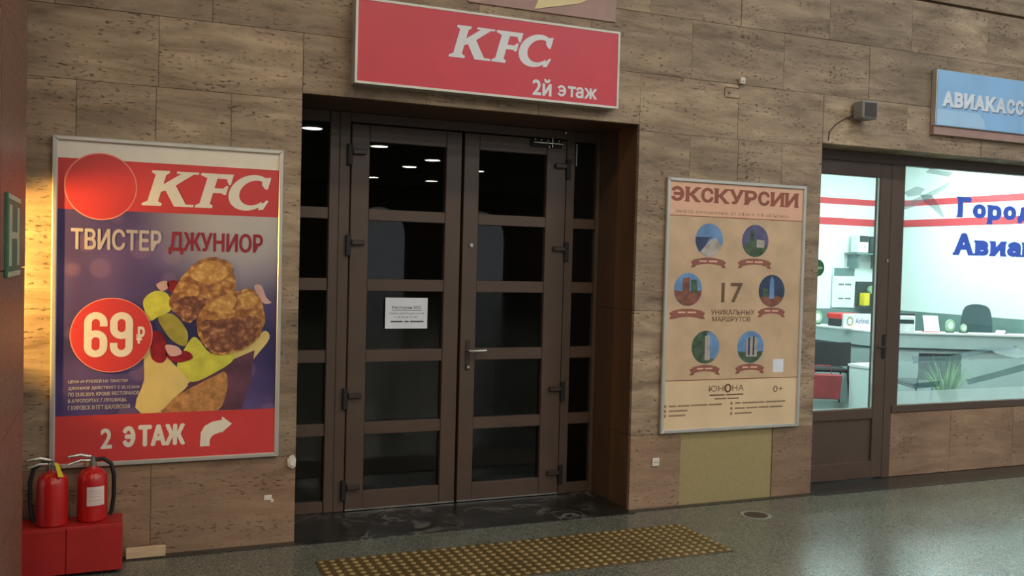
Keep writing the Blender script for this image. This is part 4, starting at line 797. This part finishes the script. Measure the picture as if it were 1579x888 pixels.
# ------------------------------------------------------------------ fire point
fb = thing('fire_cabinet', 'low red metal cabinet under the food poster, extinguishers on it', 'cabinet', (-.27, -.15, 0)); of_ = fb.location
bx('body', 'box_red', fb, of_, -.60, .065, -.245, -.03, .015, .262, .004); bx('cabinet_door', 'box_red', fb, of_, -.598, -.208, -.258, -.246, .02, .254, .003); bx('cabinet_door', 'box_red', fb, of_, -.204, .063, -.258, -.246, .02, .254, .003)
for x in (-.55, .02): bx('foot', 'rubber_black', fb, of_, x-.02, x+.02, -.2, -.06, 0, .015)
def extinguisher(x, y, lab, side, label_on, tagged):
    t = thing('fire_extinguisher', lab, 'extinguisher', (x, y, .263), group='fire extinguishers on the red cabinet')
    MB().lathe((0, 0, 0), [(.066, 0), (.074, .008), (.075, .02), (.075, .215), (.07, .245), (.05, .268), (.026, .278), (.022, .29)], 28).build('cylinder', 'fire_red', t, smooth=True)
    MB().lathe((0, 0, .288), [(.020, 0), (.020, .03), (.012, .034), (.012, .05)], 14).build('valve', 'zinc', t, smooth=True)
    MB().tube([(-.01, 0, .338), (-.06, -.01, .352), (-.12, -.02, .345)], [.010, .010, .007]).build('squeeze_lever', 'zinc', t, smooth=True); MB().tube([(-.01, 0, .318), (-.06, -.01, .322), (-.115, -.02, .306)], [.009, .009, .007]).build('carry_handle', 'zinc', t, smooth=True)
    MB().lathe((-.03*side, -.028, .305), [(.004, -.010), (.015, -.006), (.015, .006), (.004, .010)], 12).build('gauge', 'brass', t, smooth=True)
    s = side
    MB().tube([(.015*s, 0, .32), (.05*s, 0, .325), (.09*s, .0, .295), (.105*s, .0, .23), (.105*s, .0, .12), (.095*s, .0, .04), (.085*s, 0, .02)], .011, 8).build('hose', 'rubber_black', t, smooth=True)
    if label_on:
        b = MB(); n = 8
        for i in range(n):
            a0 = math.radians(-110+70*i/n); a1 = math.radians(-110+70*(i+1)/n); r = .0757
            b.poly([(r*math.cos(a0), r*math.sin(a0), .09), (r*math.cos(a1), r*math.sin(a1), .09), (r*math.cos(a1), r*math.sin(a1), .19), (r*math.cos(a0), r*math.sin(a0), .19)])
        lb = b.build('paper_label', 'label_white', t)
        for z in (.165, .15, .135, .115):
            b = MB()
            for i in range(4):
                a0 = math.radians(-98+11*i); a1 = math.radians(-98+11*(i+1)-2); r = .0762; b.poly([(r*math.cos(a0), r*math.sin(a0), z), (r*math.cos(a1), r*math.sin(a1), z), (r*math.cos(a1), r*math.sin(a1), z+.005), (r*math.cos(a0), r*math.sin(a0), z+.005)])
            b.build('label_line', 'onion', lb)
    if tagged:
        b = MB(); b.v = [(.01, -.05, .335), (.028, -.052, .33), (.055, -.07, .262), (.03, -.07, .262), (.01, -.047, .335), (.028, -.049, .33), (.055, -.067, .262), (.03, -.067, .262)]; b.f = [(0, 1, 2, 3), (7, 6, 5, 4), (0, 4, 5, 1), (1, 5, 6, 2), (2, 6, 7, 3), (3, 7, 4, 0)]; b.build('seal_tag', 'yellow_tag', t)
    return t
extinguisher(-.275, -.165, 'red fire extinguisher with a yellow tag, nearer the column', -1, False, True)
extinguisher(-.085, -.125, 'red fire extinguisher with a white paper label and black hose', 1, True, False)
bx('wood_offcut', 'plank_wood', None, (.19, -.03, 0), .085, .29, -.055, -.035, .006, .066, .003).location = (.19, -.03, 0)
tag(bpy.data.objects['wood_offcut'], 'short pale wooden strip at the wall foot beside the red cabinet', 'wood strip')

# ------------------------------------------------------------------ tactile mat and floor drain
tm = thing('tactile_mat', 'yellow-brown studded tactile mat in front of the double door', 'tactile paving', (2.24, -.70, 0)); ot = tm.location
bx('mat_base', 'tactile_yellow', tm, ot, 1.05, 3.44, -1.0, -.405, .0, .005, .002)
b = MB(); nx, ny = 40, 10
for j in range(ny):
    for i in range(nx):
        x = 1.08+i*.0598+(.0 if j % 2 else .0); y = -.435-j*.0592; n = 8; base = len(b.v)
        for r, z in ((.0175, .005), (.014, .0095), (.008, .011)):
            b.v += [(x+r*math.cos(2*math.pi*k/n), y+r*math.sin(2*math.pi*k/n), z) for k in range(n)]
        for q in range(2):
            for k in range(n): b.f.append((base+q*n+k, base+q*n+(k+1) % n, base+(q+1)*n+(k+1) % n, base+(q+1)*n+k))
        b.f.append(tuple(base+2*n+k for k in range(n)))
st_ = b.build('studs', 'tactile_dome', tm, ot, smooth=True); st_['kind'] = 'stuff'
dn = thing('floor_drain', 'round metal floor hatch in front of the pier', 'floor hatch', (4.075, -.375, 0))
MB().lathe((0, 0, 0), [(.105, 0), (.105, .003), (.085, .003), (.085, .0005)], 32).build('ring', 'grey_box', dn); MB().lathe((0, 0, 0), [(.08, 0), (.08, .002)], 32).build('lid', 'hinge_brown', dn); bx('grip_slot', 'rubber_black', dn, (0, 0, 0), -.02, .02, -.006, .006, .002, .0026)

# ------------------------------------------------------------------ hall ceiling lamps
LP = [(5.5, -21.8), (8.46, -25.1), (11.46, -28.3), (11.46, -31.4), (11.46, -37.6), (14.5, -31.4), (14.5, -37.7)]
ADDED_NEAR = [(x, y) for y in (-3.2, -6.3, -9.4, -12.5, -15.6) for x in (-.5, 2.5, 5.5, 8.46, 11.46)]  # unseen nearer lamps, added to light the wall; right ones cooler to brighten it
for i, (x, y) in enumerate(ADDED_NEAR+LP):
    t = thing('ceiling_lamp', 'round unseen cool white lamp added in the hall ceiling to brighten the wall' if x > 4 and y > -20 else 'round warm white lamp in the hall ceiling', 'ceiling light', (x, y, 5.58), group='added cool lamps in the hall ceiling' if x > 4 and y > -20 else 'warm lamps in the hall ceiling')
    MB().lathe((0, 0, 0), [(.33, .02), (.33, -.02), (.30, -.03)], 24).build('rim', 'white_rim', t); MB().lathe((0, 0, -.035), [(.30, .004), (.29, -.004), (.2, -.008)], 24).build('diffuser', 'added_lamp_cool' if x > 4 and y > -20 else 'lamp_glow', t)

# warm lamp in the side passage behind the column
wl_ = thing('passage_lamp', 'warm lamp in the side passage behind the column, with an added light blocker', 'lamp', (-1.35, -.34, 0))
MB().lathe((0, 0, 0), [(.16, 0), (.16, .02), (.02, .03), (.015, 1.55)], 16).build('stand', 'hinge_brown', wl_, smooth=True)
MB().lathe((0, 0, 1.86), [(.06, 0), (.06, .01)], 16).build('shade_top', 'hinge_brown', wl_)
b = MB(); b.lathe((0, 0, 1.66), [(.03, 0), (.032, .05), (.02, .08)], 14); b.build('bulb', 'warm_glow', wl_)
bx('light_blocker', 'hinge_brown', wl_, (0, 0, 0), .268, .272, -.16, .046, 1.2, 2.2); MB().tube([(0, -.16, 1.3), (.27, -.16, 1.3)], .006, 6).build('blocker_arm', 'hinge_brown', wl_); MB().tube([(0, -.16, 1.3), (0, 0, 1.3)], .006, 6).build('blocker_arm', 'hinge_brown', wl_)  # plate and arms added to keep the warm light off the poster's right side
ld = bpy.data.lights.new('passage_lamp_light', 'SPOT'); ld.energy = WARM_W*10; ld.color = (1, .58, .13); ld.spot_size = math.radians(62); ld.spot_blend = .5; ld.shadow_soft_size = .04
lo = bpy.data.objects.new('passage_lamp_light', ld); COL.objects.link(lo); lo.parent = wl_; lo.location = (.08, 0, 1.70)
lo.rotation_euler = (Vector((-.36, 0, 1.55))-Vector((-1.27, -.34, 1.70))).to_track_quat('-Z', 'Y').to_euler()
bpy.data.objects.remove(_to); bpy.data.curves.remove(_tc)
